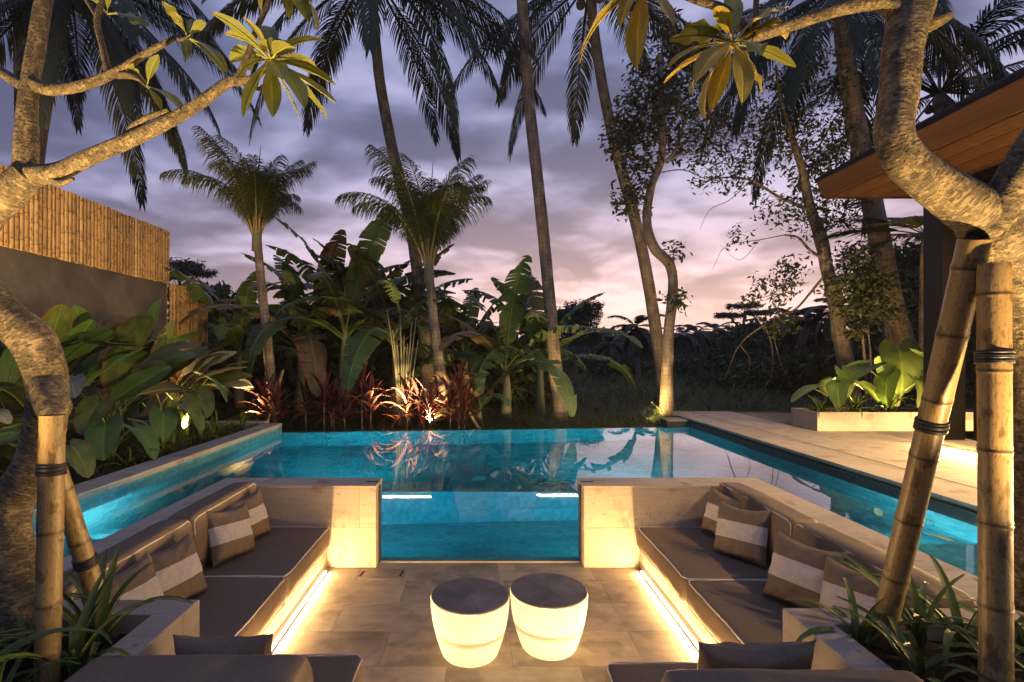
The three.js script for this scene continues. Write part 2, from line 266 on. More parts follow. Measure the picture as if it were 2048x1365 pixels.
function areaLight(name, color, intensity, w, h, pos, target) { const l = new THREE.RectAreaLight(color, intensity, w, h); l.name = name; l.position.copy(pos); l.lookAt(target); scene.add(l); return l; }
function emit(color, k) { return std({ color: 0x000000, emissive: color, emissiveIntensity: k, roughness: 1 }); }
const WARM = C(1, 0.59, 0.22), WARM2 = C(1, 0.64, 0.27);

// ------------------------------------------------------------------ the setting
function groundY(x, z) {
  const inside = smooth(-7.6, -7.0, x) * smooth(13.6, 13, x) * smooth(-10.3, -9.95, z) * smooth(14, 13, z), d = Math.hypot(x, z);
  let y = 0.22 + (fbm(x * 0.11 + 50, z * 0.11 + 50, 201, 4) - 0.5) * 0.9 * smooth(12, 26, d) + (fbm(x * 0.011 + 9, z * 0.011 + 4, 205, 3) - 0.45) * 5 * smooth(60, 200, d);
  return lerp(y, -1.3, inside);
}
{
  const xs = [], zs = []; for (let i = -60; i <= 60; i++) { const t = i / 60; xs.push(Math.sign(t) * (14 * Math.abs(t) + 560 * Math.abs(t) ** 4)); }
  for (let i = 0; i <= 120; i++) { const t = i / 120 * 2 - 1; zs.push(-10 + Math.sign(t) * (14 * Math.abs(t) + 560 * Math.abs(t) ** 4)); }
  const P = [], U = [], I = [], n = xs.length; zs.forEach((z) => xs.forEach((x) => { P.push(x, groundY(x, z), z); U.push(x, z); }));
  for (let j = 0; j < zs.length - 1; j++) for (let i = 0; i < n - 1; i++) { const a = j * n + i; I.push(a, a + n, a + 1, a + 1, a + n, a + n + 1); }
  const g = new THREE.BufferGeometry(); g.setAttribute('position', new THREE.Float32BufferAttribute(P, 3)); g.setAttribute('uv', new THREE.Float32BufferAttribute(U, 2)); g.setIndex(I); g.computeVertexNormals();
  structure('ground', g, std({ color: C(0.11, 0.13, 0.055), map: T.soil.map, roughness: 1 }));
}
const WT = 0.806, WL = 0.70, DK = 0.865, PB = -0.63;       // wall top, water level, deck level, pool bottom
// sunken lounge floor
{
  const g = structureGroup('lounge_floor');
  mesh('bedding', box(-2.6, 2.85, -0.35, -0.02, -5.236, 0.6), M.joint, g);
  slabs('paving_slab', g, [M.floor, M.floor2], -1.565, -1.14, -5.236, -4.80, -0.02, 0.9, 0.44, 0.02, { gap: 0.0016, c: 0.0008, seed: 3 });
  slabs('paving_slab', g, [M.floor, M.floor2], -0.70, 1.66, -5.236, -4.80, -0.02, 0.9, 0.44, 0.02, { gap: 0.0016, c: 0.0008, seed: 4 });
  slabs('paving_slab', g, [M.floor, M.floor2], -1.14, -0.70, -5.236, -5.066, -0.02, 0.9, 0.44, 0.02, { gap: 0.0016, c: 0.0008, seed: 5 });
  slabs('paving_slab', g, [M.floor, M.floor2], -1.14, -0.70, -4.84, -4.80, -0.02, 0.9, 0.44, 0.02, { gap: 0.0016, c: 0.0008, seed: 6 });
  slabs('paving_slab', g, [M.floor, M.floor2], -1.565, 1.66, -4.80, 0.4, -0.02, 0.9, 0.44, 0.02, { gap: 0.0016, c: 0.0008, seed: 7 });
}
{ // lift-out drain cover in that floor, a dark grip slot at either end
  const h = thing('drain_cover', 'rectangular stone drain cover with two dark end slots set in the sunken floor', 'drain cover', V(-0.92, -0.02, -4.953));
  const p = mesh('cover', slab(0.43, 0.022, 0.216, 0.003, 2), M.floor, h);
  for (const s of [-1, 1]) { const q = mesh('grip_slot', slab(0.022, 0.006, 0.12, 0.001), std({ color: C(0.012, 0.011, 0.01), roughness: 1 }), h); q.position.set(s * 0.19, 0.0195, 0.01); q.rotation.y = -0.12; }
}
// low walls round the lounge: core, stone panels on the lounge face, tile on the pool face, slabs on top
function pitWall(label, x0, x1, z0, z1, faces, seed, capDir = 'x') {
  const w = thing('lounge_wall', label, 'wall', V(0, 0, 0), 0, 'low stone walls round the sunken lounge');
  mesh('core', box(x0 + 0.013, x1 - 0.013, -0.75, WT - 0.025, z0 + 0.013, z1 - 0.013), M.stone2, w);
  for (const f of faces) {
    if (f === 'front') panels('stone_panel', w, M.stones, V(x0, 0, z1 - 0.013), V(1, 0, 0), V(0, 0, 1), x1 - x0, WT - 0.025, 0.98, 0.39, 0.013, { seed });
    if (f === 'left') panels('stone_panel', w, M.stones, V(x0 + 0.013, 0, z0), V(0, 0, 1), V(-1, 0, 0), z1 - z0, WT - 0.025, 0.98, 0.39, 0.013, { seed: seed + 1 });
    if (f === 'right') panels('stone_panel', w, M.stones, V(x1 - 0.013, 0, z1), V(0, 0, -1), V(1, 0, 0), z1 - z0, WT - 0.025, 0.98, 0.39, 0.013, { seed: seed + 2 });
    if (f === 'poolback') panels('pool_tile', w, M.tiles, V(x1, PB, z0 + 0.013), V(-1, 0, 0), V(0, 0, -1), x1 - x0, WT - PB - 0.026, 0.4, 0.2, 0.013, { seed: seed + 3 });
    if (f === 'poolleft') panels('pool_tile', w, M.tiles, V(x0 + 0.013, PB, z0), V(0, 0, 1), V(-1, 0, 0), z1 - z0, WT - PB - 0.026, 0.4, 0.2, 0.013, { seed: seed + 4 });
    if (f === 'poolright') panels('pool_tile', w, M.tiles, V(x1 - 0.013, PB, z1), V(0, 0, -1), V(1, 0, 0), z1 - z0, WT - PB - 0.026, 0.4, 0.2, 0.013, { seed: seed + 5 });
  }
  if (capDir === 'x') slabs('capping_slab', w, M.stones, x0 - 0.004, x1 + 0.004, z0 - 0.004, z1 + 0.004, WT - 0.025, 1.0, 2, 0.025, { seed: seed + 6 });
  else slabs('capping_slab', w, M.stones, x0 - 0.004, x1 + 0.004, z0 - 0.004, z1 - 0.005, WT - 0.025, 2, 1.0, 0.025, { seed: seed + 6, bond: 0 });
  return w;
}
pitWall('pale stone wall between the acrylic pool window and the bench with four striped pillows beside planted bed', -2.635, -1.003, -5.42, -5.09, ['front', 'right', 'poolback'], 11);
pitWall('pale stone wall between the acrylic pool window and the bench on the house side', 1.043, 2.905, -5.42, -5.09, ['front', 'left', 'poolback'], 21);
pitWall('long stone wall behind the bench on the bamboo fence side', -2.635, -2.37, -5.092, -0.6, ['poolleft', 'right'], 31, 'z');
pitWall('long stone wall behind the bench on the house side', 2.57, 2.905, -5.092, -0.6, ['poolright', 'left'], 41, 'z');
{ // acrylic pool window
  const w = thing('pool_window', 'clear acrylic pool window between the two stone walls of the sunken lounge', 'pool window');
  mesh('pane', box(-1.0, 1.04, 0.004, WT - 0.006, -5.258, -5.23), M.acrylic, w);
  mesh('bottom_seal', box(-1.0, 1.04, 0.0, 0.012, -5.227, -5.212), M.joint, w);
  for (const [x0, x1] of [[-1.003, -0.985], [1.025, 1.043]]) mesh('side_seal', box(x0, x1, 0.0, WT - 0.02, -5.2275, -5.212), M.darkstone, w);
  for (const [x0, x1] of [[-1.13, -1.0], [1.04, 1.17]]) mesh('top_clip', box(x0, x1, WT, WT + 0.006, -5.262, -5.236), M.metal, w);
}
// pool
const FAR = [V(-3.5, 0, -9.23), V(4.06, 0, -9.92)];        // the infinity edge runs slightly askew
{
  const p = structureGroup('pool_basin');
  mesh('pool_bed', box(-3.9, 4.5, -1.2, PB - 0.02, -10.3, -5.2), M.tilejoint, p);
  mesh('pool_bed', box(-3.9, -2.62, -1.2, PB - 0.02, -5.2, -0.5), M.tilejoint, p);
  mesh('pool_bed', box(2.88, 4.5, -1.2, PB - 0.02, -5.2, -0.5), M.tilejoint, p);
  mesh('window_sill', box(-1.02, 1.06, -0.8, -0.004, -5.42, -5.24), M.tiles[1], p);
  slabs('floor_tile', p, M.tiles, -3.5, 4.06, -9.95, -5.42, PB - 0.02, 0.6, 0.6, 0.02, { seed: 51, bond: 0 });
  const dir = FAR[1].clone().sub(FAR[0]), len = dir.length(); dir.normalize(); const nor = V(-dir.z, 0, dir.x);
  mesh('weir', extrudeXZ([[-3.5, -9.244], [4.06, -9.934], [4.06, -10.084], [-3.5, -9.394]], -1.2, WL - 0.006), M.darkstone, p);
  panels('wall_tile', p, M.tiles, V(FAR[0].x, PB, FAR[0].z).addScaledVector(nor, -0.013), dir, nor, len, WL - PB - 0.008, 0.4, 0.2, 0.013, { seed: 52 });
  panels('wall_tile', p, M.tiles, V(-3.513, PB, -9.23), V(0, 0, 1), V(1, 0, 0), 8.6, 0.81 - PB, 0.4, 0.2, 0.013, { seed: 53 });
  mesh('side_wall', box(-3.8, -3.513, -1.2, 0.80, -9.23, -0.6), M.darkstone, p);
  panels('wall_tile', p, M.tiles, V(4.073, PB, -0.6), V(0, 0, -1), V(-1, 0, 0), 9.3, WL - 0.015 - PB, 0.4, 0.2, 0.013, { seed: 54 });
  mesh('side_wall', box(4.073, 4.40, -1.2, 0.8, -10.08, -0.6), M.darkstone, p);
  // steps and sun ledges in the two side arms
  for (const [x0, x1, zo, sd] of [[-3.5, -2.637, 0, 55], [2.907, 4.06, 0.12, 56]]) {
    const lev = [[-4.15, -0.6, 0.43], [-4.5, -4.15, 0.15], [-4.85, -4.5, -0.12], [-5.2, -4.85, -0.38]];
    for (const [a, b, y] of lev) {
      mesh('step_riser', box(x0 + 0.002, x1 - 0.002, -0.7, y - 0.02, a + zo + 0.003, (b === -0.6 ? b : b + zo)), M.tiles[1], p);
      slabs('step_tile', p, M.tiles, x0, x1, a + zo, b === -0.6 ? b : b + zo, y - 0.02, 0.62, b === -0.6 ? 0.32 : 0.35, 0.02, { seed: sd, bond: 0.5 });
    }
    slabs('floor_tile', p, M.tiles, x0, x1, -5.42, -5.2 + zo, PB - 0.02, 0.6, 0.6, 0.02, { seed: sd + 5 });
  }
  const e = 0.006, out = [[-3.5 - e, -0.7], [-3.5 - e, -9.23 - e], [4.06 + e, -9.92 - e], [4.06 + e, -0.7], [2.905 - e, -0.7], [2.905 - e, -5.42 + e], [1.043 + e, -5.42 + e], [1.043 + e, -5.262], [-1.003 - e, -5.262], [-1.003 - e, -5.42 + e], [-2.635 + e, -5.42 + e], [-2.635 + e, -0.7]];
  structure('pool_water', extrudeXZ(out, PB - 0.015, WL), M.water);
  mesh('end_wall', box(-3.5, -2.64, -1.2, 0.79, -0.74, -0.6), M.stone2, p); mesh('end_wall', box(2.91, 4.06, -1.2, 0.79, -0.74, -0.6), M.stone2, p);
  const dr = topMesh('pool_drain', new THREE.CylinderGeometry(0.1, 0.1, 0.012, 28).translate(0.02, PB + 0.007, -7.25), std({ color: C(0.75, 0.78, 0.76), roughness: 0.5 }), 'round white drain cover on the pool bottom beyond the window', 'pool drain');
}
{ // coping of the pool on the garden side, a stone kerb closing the garden bed, the small weir block
  const c = structureGroup('pool_coping');
  for (let z = -9.23, k = 0; z < -0.7; z += 0.62, k++) { const m = mesh('coping_slab', slab(0.30, 0.06, 0.614, 0.005, k % 5), M.stones[k % 3], c); m.position.set(-3.645, 0.812, z + 0.31); }
  const kerb = thing('garden_kerb', 'low stone kerb across the end of the planted bed beside the pool coping', 'kerb');
  for (let k = 0; k < 4; k++) { const m = mesh('kerb_stone', slab(0.66, 0.26, 0.2, 0.006, k), M.stones[k % 3], kerb); m.position.set(-4.14 - k * 0.664, 0.63, -9.34); }
  const b = thing('weir_block', 'dark stone block at the deck end of the infinity edge', 'stone block', V(3.86, 0, -10.2));
  mesh('block', box(-0.2, 0.2, -0.4, 0.80, -0.2, 0.2), M.darkstone, b); mesh('cap', slab(0.42, 0.03, 0.42, 0.004), M.stone2, b).position.y = 0.80;
}
{ // deck on the house side
  const d = structureGroup('deck');
  mesh('deck_bed', box(4.12, 6.6, -0.8, DK - 0.03, -9.05, 0.5), M.joint, d); mesh('deck_bed', box(4.12, 5.43, -0.8, DK - 0.03, -11.2, -9.052), M.joint, d);
  slabs('deck_slab', d, M.stones, 4.055, 4.50, -11.2, 0.4, DK - 0.03, 3, 1.15, 0.03, { seed: 61, bond: 0 });
  slabs('slot_cover', d, [M.stone2, M.stone3], 4.514, 4.60, -11.2, 0.4, DK - 0.032, 3, 1.5, 0.03, { seed: 62, bond: 0 });
  slabs('deck_slab', d, M.stones, 4.612, 5.44, -11.2, -9.05, DK - 0.03, 1.2, 0.6, 0.03, { seed: 65 });
  slabs('deck_slab', d, M.stones, 4.612, 6.22, -9.05, 0.4, DK - 0.03, 1.2, 0.6, 0.03, { seed: 63 });
  slabs('deck_slab', d, M.stones, 6.22, 8.6, -9.1, -7.2, DK - 0.03, 1.2, 0.6, 0.03, { seed: 64 });
  mesh('deck_bed', box(6.6, 8.6, -0.8, DK - 0.03, -9.1, -7.2), M.joint, d);
}
{ // rope net stretched over the gap behind the planter
  const n = thing('hammock_net', 'dark rope net stretched level between the deck and the planter', 'net');
  const fr = []; for (const [a, b] of [[V(5.47, 0.84, -9.12), V(5.47, 0.84, -11.2)], [V(5.47, 0.84, -11.2), V(8.4, 0.84, -11.2)], [V(8.4, 0.84, -11.2), V(8.4, 0.84, -9.12)], [V(5.47, 0.84, -9.12), V(8.4, 0.84, -9.12)]]) fr.push(tube([a, b], 0.022, { rs: 6, seg: 1 }));
  mesh('frame', mergeGeometries(fr), M.metal, n);
  const ropes = []; for (let k = -20; k < 60; k++) for (const s of [1, -1]) {
    const x = 5.47 + k * 0.085; let a = [x, -9.12], b = [x + s * 2.08, -11.2]; const cut = (p, q, lim) => { const t = (lim - p[0]) / (q[0] - p[0]); return [lim, lerp(p[1], q[1], t)]; };
    for (const lim of [5.47, 8.4]) { const lo = lim < 6, oa = lo ? a[0] < lim : a[0] > lim, ob = lo ? b[0] < lim : b[0] > lim; if (oa && ob) { a = null; break; } if (oa) a = cut(a, b, lim); else if (ob) b = cut(a, b, lim); }
    if (a) ropes.push(tube([V(a[0], 0.838, a[1]), V((a[0] + b[0]) / 2, 0.80, (a[1] + b[1]) / 2), V(b[0], 0.838, b[1])], 0.006, { rs: 4, seg: 3, cap: false }));
  }
  const rp = mesh('rope_mesh', mergeGeometries(ropes), std({ color: C(0.30, 0.27, 0.22), roughness: 0.9 }), n); rp.userData.kind = 'stuff';
}
// soil of the beds
structure('garden_soil', box(-7.4, -3.80, 0.2, 0.775, -9.44, 1.0), M.soil);
{ // far bed beyond the infinity edge
  const g = new THREE.PlaneGeometry(15, 3.2, 60, 12); g.rotateX(-Math.PI / 2); const p = g.attributes.position;
  for (let i = 0; i < p.count; i++) p.setY(i, (fbm(p.getX(i) * 1.5, p.getZ(i) * 1.5, 220, 3) - 0.5) * 0.1); g.computeVertexNormals(); g.translate(-3, 0.36, -11.55); structure('far_bed_soil', boxUV(g), M.soil);
}
// planter boxes
function planterBox(label, x0, x1, z0, z1, y0, top, t, soilY, seed, group) {
  const p = thing('planter_box', label, 'planter', V(0, 0, 0), 0, group);
  const wall = (a, b, c, d, off) => mesh('planter_wall', (() => { const g = slab(b - a, top - y0, d - c, 0.005, off); g.translate((a + b) / 2, y0, (c + d) / 2); return g; })(), M.stones[off % 3], p);
  wall(x0, x1, z0, z0 + t, seed); wall(x0, x1, z1 - t, z1, seed + 1); wall(x0, x0 + t, z0 + t + 0.002, z1 - t - 0.002, seed + 2); wall(x1 - t, x1, z0 + t + 0.002, z1 - t - 0.002, seed + 3);
  const g = new THREE.PlaneGeometry(x1 - x0 - 2 * t, z1 - z0 - 2 * t, 24, 24); g.rotateX(-Math.PI / 2); const q = g.attributes.position; for (let i = 0; i < q.count; i++) q.setY(i, (fbm(q.getX(i) * 6 + seed, q.getZ(i) * 6, 77, 3) - 0.5) * 0.06); g.computeVertexNormals(); g.translate((x0 + x1) / 2, soilY, (z0 + z1) / 2);
  mesh('soil', boxUV(g), M.soil, p);
  return p;
}
planterBox('square stone planter at the lounge corner below the frangipani on the fence side', -2.368, -1.47, -2.73, -0.62, 0.0, WT, 0.155, 0.715, 1, 'corner planters of the lounge');
planterBox('square stone planter at the lounge corner below the frangipani on the house side', 1.555, 2.568, -2.64, -0.62, 0.0, WT, 0.155, 0.725, 2, 'corner planters of the lounge');
planterBox('long pale stone planter with elephant ears standing on the deck', 5.45, 8.3, -9.0, -8.3, DK + 0.002, 1.17, 0.05, 1.12, 4);

// ------------------------------------------------------------------ fence on the garden side
function bambooGeo(len, r, node, seed, rs = 7) {          // stands on y = 0; swollen nodes with a dark scar ring
  const q = rng(seed), P = [], U = [], I = [], K = [], rows = []; let y = -q() * node;
  rows.push([0, r, 1]); for (; y < len; y += node * (0.85 + 0.3 * q())) for (const [dy, k, c] of [[-0.02, 1, 1], [-0.009, 1.03, 0.9], [-0.005, 1.06, 0.42], [0.001, 0.985, 0.30], [0.006, 1.05, 0.75], [0.018, 1, 1]]) if (y + dy > 0.005 && y + dy < len - 0.005) rows.push([y + dy, r * k, c]);
  rows.push([len, r, 0.9]);
  rows.forEach(([h, k, c]) => { for (let i = 0; i <= rs; i++) { const a = i / rs * 2 * Math.PI; P.push(Math.cos(a) * k, h, Math.sin(a) * k); U.push(i / rs * 0.36 + seed * 0.21, h + seed * 0.37); K.push(c, c * 0.96, c * 0.9); } });
  const n = rs + 1; for (let j = 0; j < rows.length - 1; j++) for (let i = 0; i < rs; i++) { const a = j * n + i; I.push(a, a + n, a + 1, a + 1, a + n, a + n + 1); }
  const ring = (rad, h) => { const at0 = P.length / 3; for (let i = 0; i <= rs; i++) { const a = i / rs * 2 * Math.PI; P.push(Math.cos(a) * rad, h, Math.sin(a) * rad); U.push(i / rs * 0.36, h); K.push(0.95, 0.93, 0.88); } return at0; };
  const inner = ring(r * 0.8, len), deep = ring(r * 0.78, len - 0.06), last = (rows.length - 1) * n;   // cut end with a hollow
  for (let i = 0; i < rs; i++) { I.push(last + i, inner + i, last + i + 1, last + i + 1, inner + i, inner + i + 1); I.push(inner + i, deep + i, inner + i + 1, inner + i + 1, deep + i, deep + i + 1); }
  const c = P.length / 3; P.push(0, len - 0.06, 0); U.push(0, 0); K.push(1, 1, 1); for (let i = 0; i < rs; i++) I.push(deep + i, c, deep + i + 1);
  const g = new THREE.BufferGeometry(); g.setAttribute('position', new THREE.Float32BufferAttribute(P, 3)); g.setAttribute('uv', new THREE.Float32BufferAttribute(U, 2)); g.setAttribute('color', new THREE.Float32BufferAttribute(K, 3)); g.setIndex(I); g.computeVertexNormals(); return g;
}
{
  const f = thing('bamboo_fence', 'garden wall of dark render topped with upright bamboo poles', 'fence');
  mesh('rendered_wall', box(-6.80, -6.54, 0.2, 3.60, -10.86, -1.5), M.render, f);
  mesh('capping', box(-6.82, -6.535, 3.60, 3.63, -10.88, -1.5), M.render, f);
  const r = rng(91), up = [0, 1, 2, 3, 4, 5].map((k) => bambooGeo(1.10, 0.036 + 0.003 * (k % 3), 0.34, 300 + k, 7));
  let k = 0; for (let z = -10.82; z < -4.2; z += 0.079, k++) {
    const m = mesh('bamboo_pole', up[Math.floor(r() * 6)], M.bamboos[Math.floor(r() * 4)], f); m.position.set(-6.50 + r() * 0.008, 3.575 + r() * 0.012, z + (r() - 0.5) * 0.004); m.rotation.y = r() * 6; m.rotation.z = (r() - 0.5) * 0.006; m.scale.y = 0.985 + r() * 0.015;
  }
  for (const y of [3.75, 4.5]) mesh('back_rail', box(-6.59, -6.55, y, y + 0.06, -10.86, -4.2), M.darkwood, f);
  const s = thing('bamboo_screen', 'lower all-bamboo screen continuing beyond the end of the rendered garden wall', 'fence');
  const lo = [0, 1, 2, 3].map((j) => bambooGeo(3.02, 0.036 + 0.002 * j, 0.36, 320 + j, 7));
  for (let z = -12.40; z < -10.95; z += 0.0745) { const m = mesh('bamboo_pole', lo[Math.floor(r() * 4)], M.bamboos[Math.floor(r() * 4)], s); m.position.set(-6.52 + r() * 0.008, 0.57 + r() * 0.02, z); m.rotation.y = r() * 6; }
  for (const y of [1.2, 2.4, 3.3]) mesh('back_rail', box(-6.61, -6.57, y, y + 0.06, -12.43, -10.92), M.darkwood, s);
  mesh('end_post', box(-6.72, -6.57, 0.3, 3.62, -10.94, -10.88), M.stone2, s);
}
// ------------------------------------------------------------------ villa on the right
{
  const v = thing('villa', 'villa corner with a timber-lined eave, dark columns and tall glass doors', 'house');
  mesh('plinth', box(6.25, 13, 0.2, 0.922, -7.19, 2), M.stone2, v);
  slabs('plinth_slab', v, M.stones, 6.15, 6.75, -7.25, 2, 0.925, 2, 1.2, 0.03, { seed: 71, bond: 0 });
  mesh('interior_floor', box(6.752, 13, 0.924, 0.95, -7.25, 2), M.wood2, v);
  for (const [x, z] of [[6.35, -7.05], [6.35, -2.4]]) { const c = mesh('column', boxUV(new THREE.BoxGeometry(0.30, 3.62, 0.30)), M.darkwood, v); c.position.set(x, 0.955 + 1.81, z); }
  // glass doors along the pool side and at the end
  const door = (x0, x1, z0, z1) => {
    const alongZ = Math.abs(z1 - z0) > Math.abs(x1 - x0), t = 0.03, d = new THREE.Group(); d.name = 'glass_door'; v.add(d);
    const bar = (a, b, y0, y1) => (alongZ ? box(x0 - t, x0 + t, y0, y1, a, b) : box(a, b, y0, y1, z0 - t, z0 + t));
    const [a, b] = alongZ ? [Math.min(z0, z1), Math.max(z0, z1)] : [Math.min(x0, x1), Math.max(x0, x1)];
    mesh('frame', mergeGeometries([bar(a, a + 0.06, 0.955, 4.5), bar(b - 0.06, b, 0.955, 4.5), bar(a + 0.061, b - 0.061, 0.955, 1.05), bar(a + 0.061, b - 0.061, 4.40, 4.5)]), M.darkwood, d);
    mesh('pane', alongZ ? box(x0 - 0.006, x0 + 0.006, 1.051, 4.399, a + 0.062, b - 0.062) : box(a + 0.062, b - 0.062, 1.051, 4.399, z0 - 0.006, z0 + 0.006), M.glass, d);
  };
  door(6.62, 6.62, -6.88, -5.6); door(6.62, 6.62, -5.58, -4.3); door(6.62, 6.62, -4.28, -3.0); door(6.56, 7.9, -7.05, -7.05); door(7.92, 9.3, -7.05, -7.05);
  mesh('back_wall', box(12.5, 12.7, 0.95, 4.5, -7.1, 2), M.render, v); mesh('near_wall', box(6.7, 12.5, 0.95, 4.5, 1.8, 2), M.render, v); mesh('end_wall', box(9.32, 12.5, 0.95, 4.5, -7.1, -6.98), M.render, v);
  for (const [z0, z1] of [[-6.75, -6.35], [-4.9, -4.5]]) {   // gathered curtains inside the glass
    const P = [], n = 40; const g = new THREE.PlaneGeometry(z1 - z0, 3.3, n, 1); g.rotateY(Math.PI / 2); const q = g.attributes.position; for (let i = 0; i < q.count; i++) q.setX(i, Math.sin((q.getZ(i) - z0) * 95) * 0.03); g.computeVertexNormals(); g.translate(6.86, 2.7, (z0 + z1) / 2); mesh('curtain', g, M.curtain, v);
  }
  // eave: fascia leaning out, shadow gap, soffit planks, roof
  const fas = (x0, x1, z0, z1) => { const g = new THREE.BufferGeometry(); return g; };
  const prism = (poly, z0, z1) => { const s = new THREE.Shape(poly.map(([x, y]) => new THREE.Vector2(x, y))), g = new THREE.ExtrudeGeometry(s, { depth: z1 - z0, bevelEnabled: false }); g.translate(0, 0, z0); return boxUV(g); };
  const turnUV = (g) => { const u = g.attributes.uv; for (let i = 0; i < u.count; i++) u.setXY(i, u.getY(i), u.getX(i)); return g; };
  mesh('fascia', turnUV(prism([[5.34, 4.50], [5.37, 4.50], [5.235, 4.745], [5.205, 4.745]], -7.96, 2.5)), M.wood, v);
  mesh('fascia', (() => { const g = box(5.30, 13, 4.50, 4.745, -7.985, -7.962); return g; })(), M.wood, v);
  mesh('shadow_gap', box(5.371, 5.43, 4.53, 4.56, -7.95, 2.5), M.darkwood, v);
  for (let k = 0; k < 13; k++) { const x = 5.432 + k * 0.118; mesh('soffit_plank', turnUV(box(x, x + 0.110, 4.512 + (k % 3) * 0.002, 4.53, -7.955, 2.5, k)), k % 3 ? M.wood2 : M.wood, v); }
  mesh('ceiling', box(6.97, 13, 4.515, 4.55, -7.955, 2.5), M.darkwood, v);
  const E = [5.20, 4.747, -7.99], A = [5.20, 4.75, 2.6], B = [9.2, 6.9, 2.6], Cc = [9.2, 6.9, -4.0], D = [13.2, 4.75, -8.02];
  const rf = new THREE.BufferGeometry(), pos = []; const tri = (...p) => pos.push(...p.flat());
  const up = (p) => [p[0], p[1] + 0.06, p[2]];
  tri(up(E), up(A), up(B)); tri(up(E), up(B), up(Cc)); tri(up(E), up(Cc), up(D)); tri(E, B, A); tri(E, Cc, B); tri(E, D, Cc); tri(E, A, up(A)); tri(E, up(A), up(E)); tri(D, E, up(E)); tri(D, up(E), up(D));
  rf.setAttribute('position', new THREE.Float32BufferAttribute(pos, 3)); rf.computeVertexNormals(); const roof = mesh('roof', boxUV(rf), M.shingle, v);
  for (let k = 1; k < 16; k++) {            // shingle courses
    const t = k / 16, x = lerp(5.20, 9.2, t), y = lerp(4.80, 6.96, t), z = lerp(-8.02, -4.0, t);
    mesh('shingle_course', boxUV(tube([V(x, y, z), V(x, y, 2.6)], 0.02, { rs: 4, seg: 1 })), M.shingle, roof); mesh('shingle_course', boxUV(tube([V(x, y, z), V(lerp(13.2, 9.2, t), y, z)], 0.02, { rs: 4, seg: 1 })), M.shingle, roof);
  }
}

// ------------------------------------------------------------------ lounge: benches, cushions, pillows, drum tables, light strips
function cushionGeo(w, h, d, { r = 0.035, puff = 0.018, seed = 1, wrinkle = 0.006, sides = 0.014 } = {}) {   // centred, y from 0 to h
  let g = new THREE.BoxGeometry(w, h, d, 44, 8, 44); g.deleteAttribute('uv'); g.deleteAttribute('normal'); g = mergeVertices(g, 1e-4);
  const p = g.attributes.position, q = V(), c = V();
  for (let i = 0; i < p.count; i++) {
    q.fromBufferAttribute(p, i); c.set(clamp(q.x, -w / 2 + r, w / 2 - r), clamp(q.y, -h / 2 + r, h / 2 - r), clamp(q.z, -d / 2 + r, d / 2 - r));
    const n = q.clone().sub(c); if (n.lengthSq() > 0) q.copy(c).addScaledVector(n.normalize(), r);
    const a = q.x / (w / 2), b = q.z / (d / 2), e = q.y / (h / 2), dome = (1 - a ** 4) * (1 - b ** 4);
    q.y += Math.sign(e) * puff * dome * smooth(0.3, 1, Math.abs(e)) + (fbm(q.x * 5 + seed, q.z * 5, seed, 3) - 0.5) * wrinkle * 2 * dome;
    const near = Math.max(smooth(0.72, 0.97, Math.abs(a)), smooth(0.72, 0.97, Math.abs(b)));   // puckers along the sewn edges, soft dents in the middle
    q.y += Math.sign(e) * smooth(0.3, 1, Math.abs(e)) * ((vn(q.x * 26 + seed, q.z * 26, seed + 8) - 0.5) * 0.009 * near * dome + (fbm(q.x * 2.6 + seed, q.z * 2.2, seed + 12, 2) - 0.5) * 0.022 * dome);
    q.x += Math.sign(a) * sides * (1 - e * e) * smooth(0.7, 1, Math.abs(a)) * (1 - b ** 6) + (fbm(q.z * 7, q.y * 9 + seed, seed + 3, 3) - 0.5) * wrinkle * 1.6 * smooth(0.7, 1, Math.abs(a));
    q.z += Math.sign(b) * sides * (1 - e * e) * smooth(0.7, 1, Math.abs(b)) * (1 - a ** 6) + (fbm(q.x * 7, q.y * 9 + seed, seed + 5, 3) - 0.5) * wrinkle * 1.6 * smooth(0.7, 1, Math.abs(b));
    p.setXYZ(i, q.x, q.y + h / 2, q.z);
  }
  g.computeVertexNormals(); g = g.toNonIndexed(); const nn = g.attributes.normal.clone(); g = boxUV(g, seed * 0.3); g.setAttribute('normal', nn); return g;
}
function rim(w, d, y, seed, inset = 0.012) {        // piping sewn round an edge, in the xz plane at height y
  const a = w / 2 - inset, b = d / 2 - inset, c = 0.02, pts = [], r = rng(seed), line = (x0, z0, x1, z1) => { const n = Math.max(3, Math.ceil(Math.hypot(x1 - x0, z1 - z0) / 0.12)); for (let i = 0; i < n; i++) pts.push(V(lerp(x0, x1, i / n) + (r() - 0.5) * 0.004, y + (r() - 0.5) * 0.005, lerp(z0, z1, i / n) + (r() - 0.5) * 0.004)); };
  line(-a + c, -b, a - c, -b); line(a, -b + c, a, b - c); line(a - c, b, -a + c, b); line(-a, b - c, -a, -b + c);
  return new THREE.TubeGeometry(new THREE.CatmullRomCurve3(pts, true, 'centripetal'), pts.length * 2, 0.0052, 5, true);
}
function seatCushion(label, x0, x1, z0, z1, seed) {
  const w = x1 - x0, d = z1 - z0, t = thing('seat_cushion', label, 'cushion', V((x0 + x1) / 2, 0.212, (z0 + z1) / 2), 0, 'brown seat cushions of the lounge');
  mesh('pad', cushionGeo(w, 0.198, d, { seed, puff: 0.012 }), M.brown, t);
  mesh('piping', rim(w, d, 0.193, seed, 0.005), M.piping, t); mesh('piping', rim(w, d, 0.008, seed + 9, 0.005), M.piping, t);
}
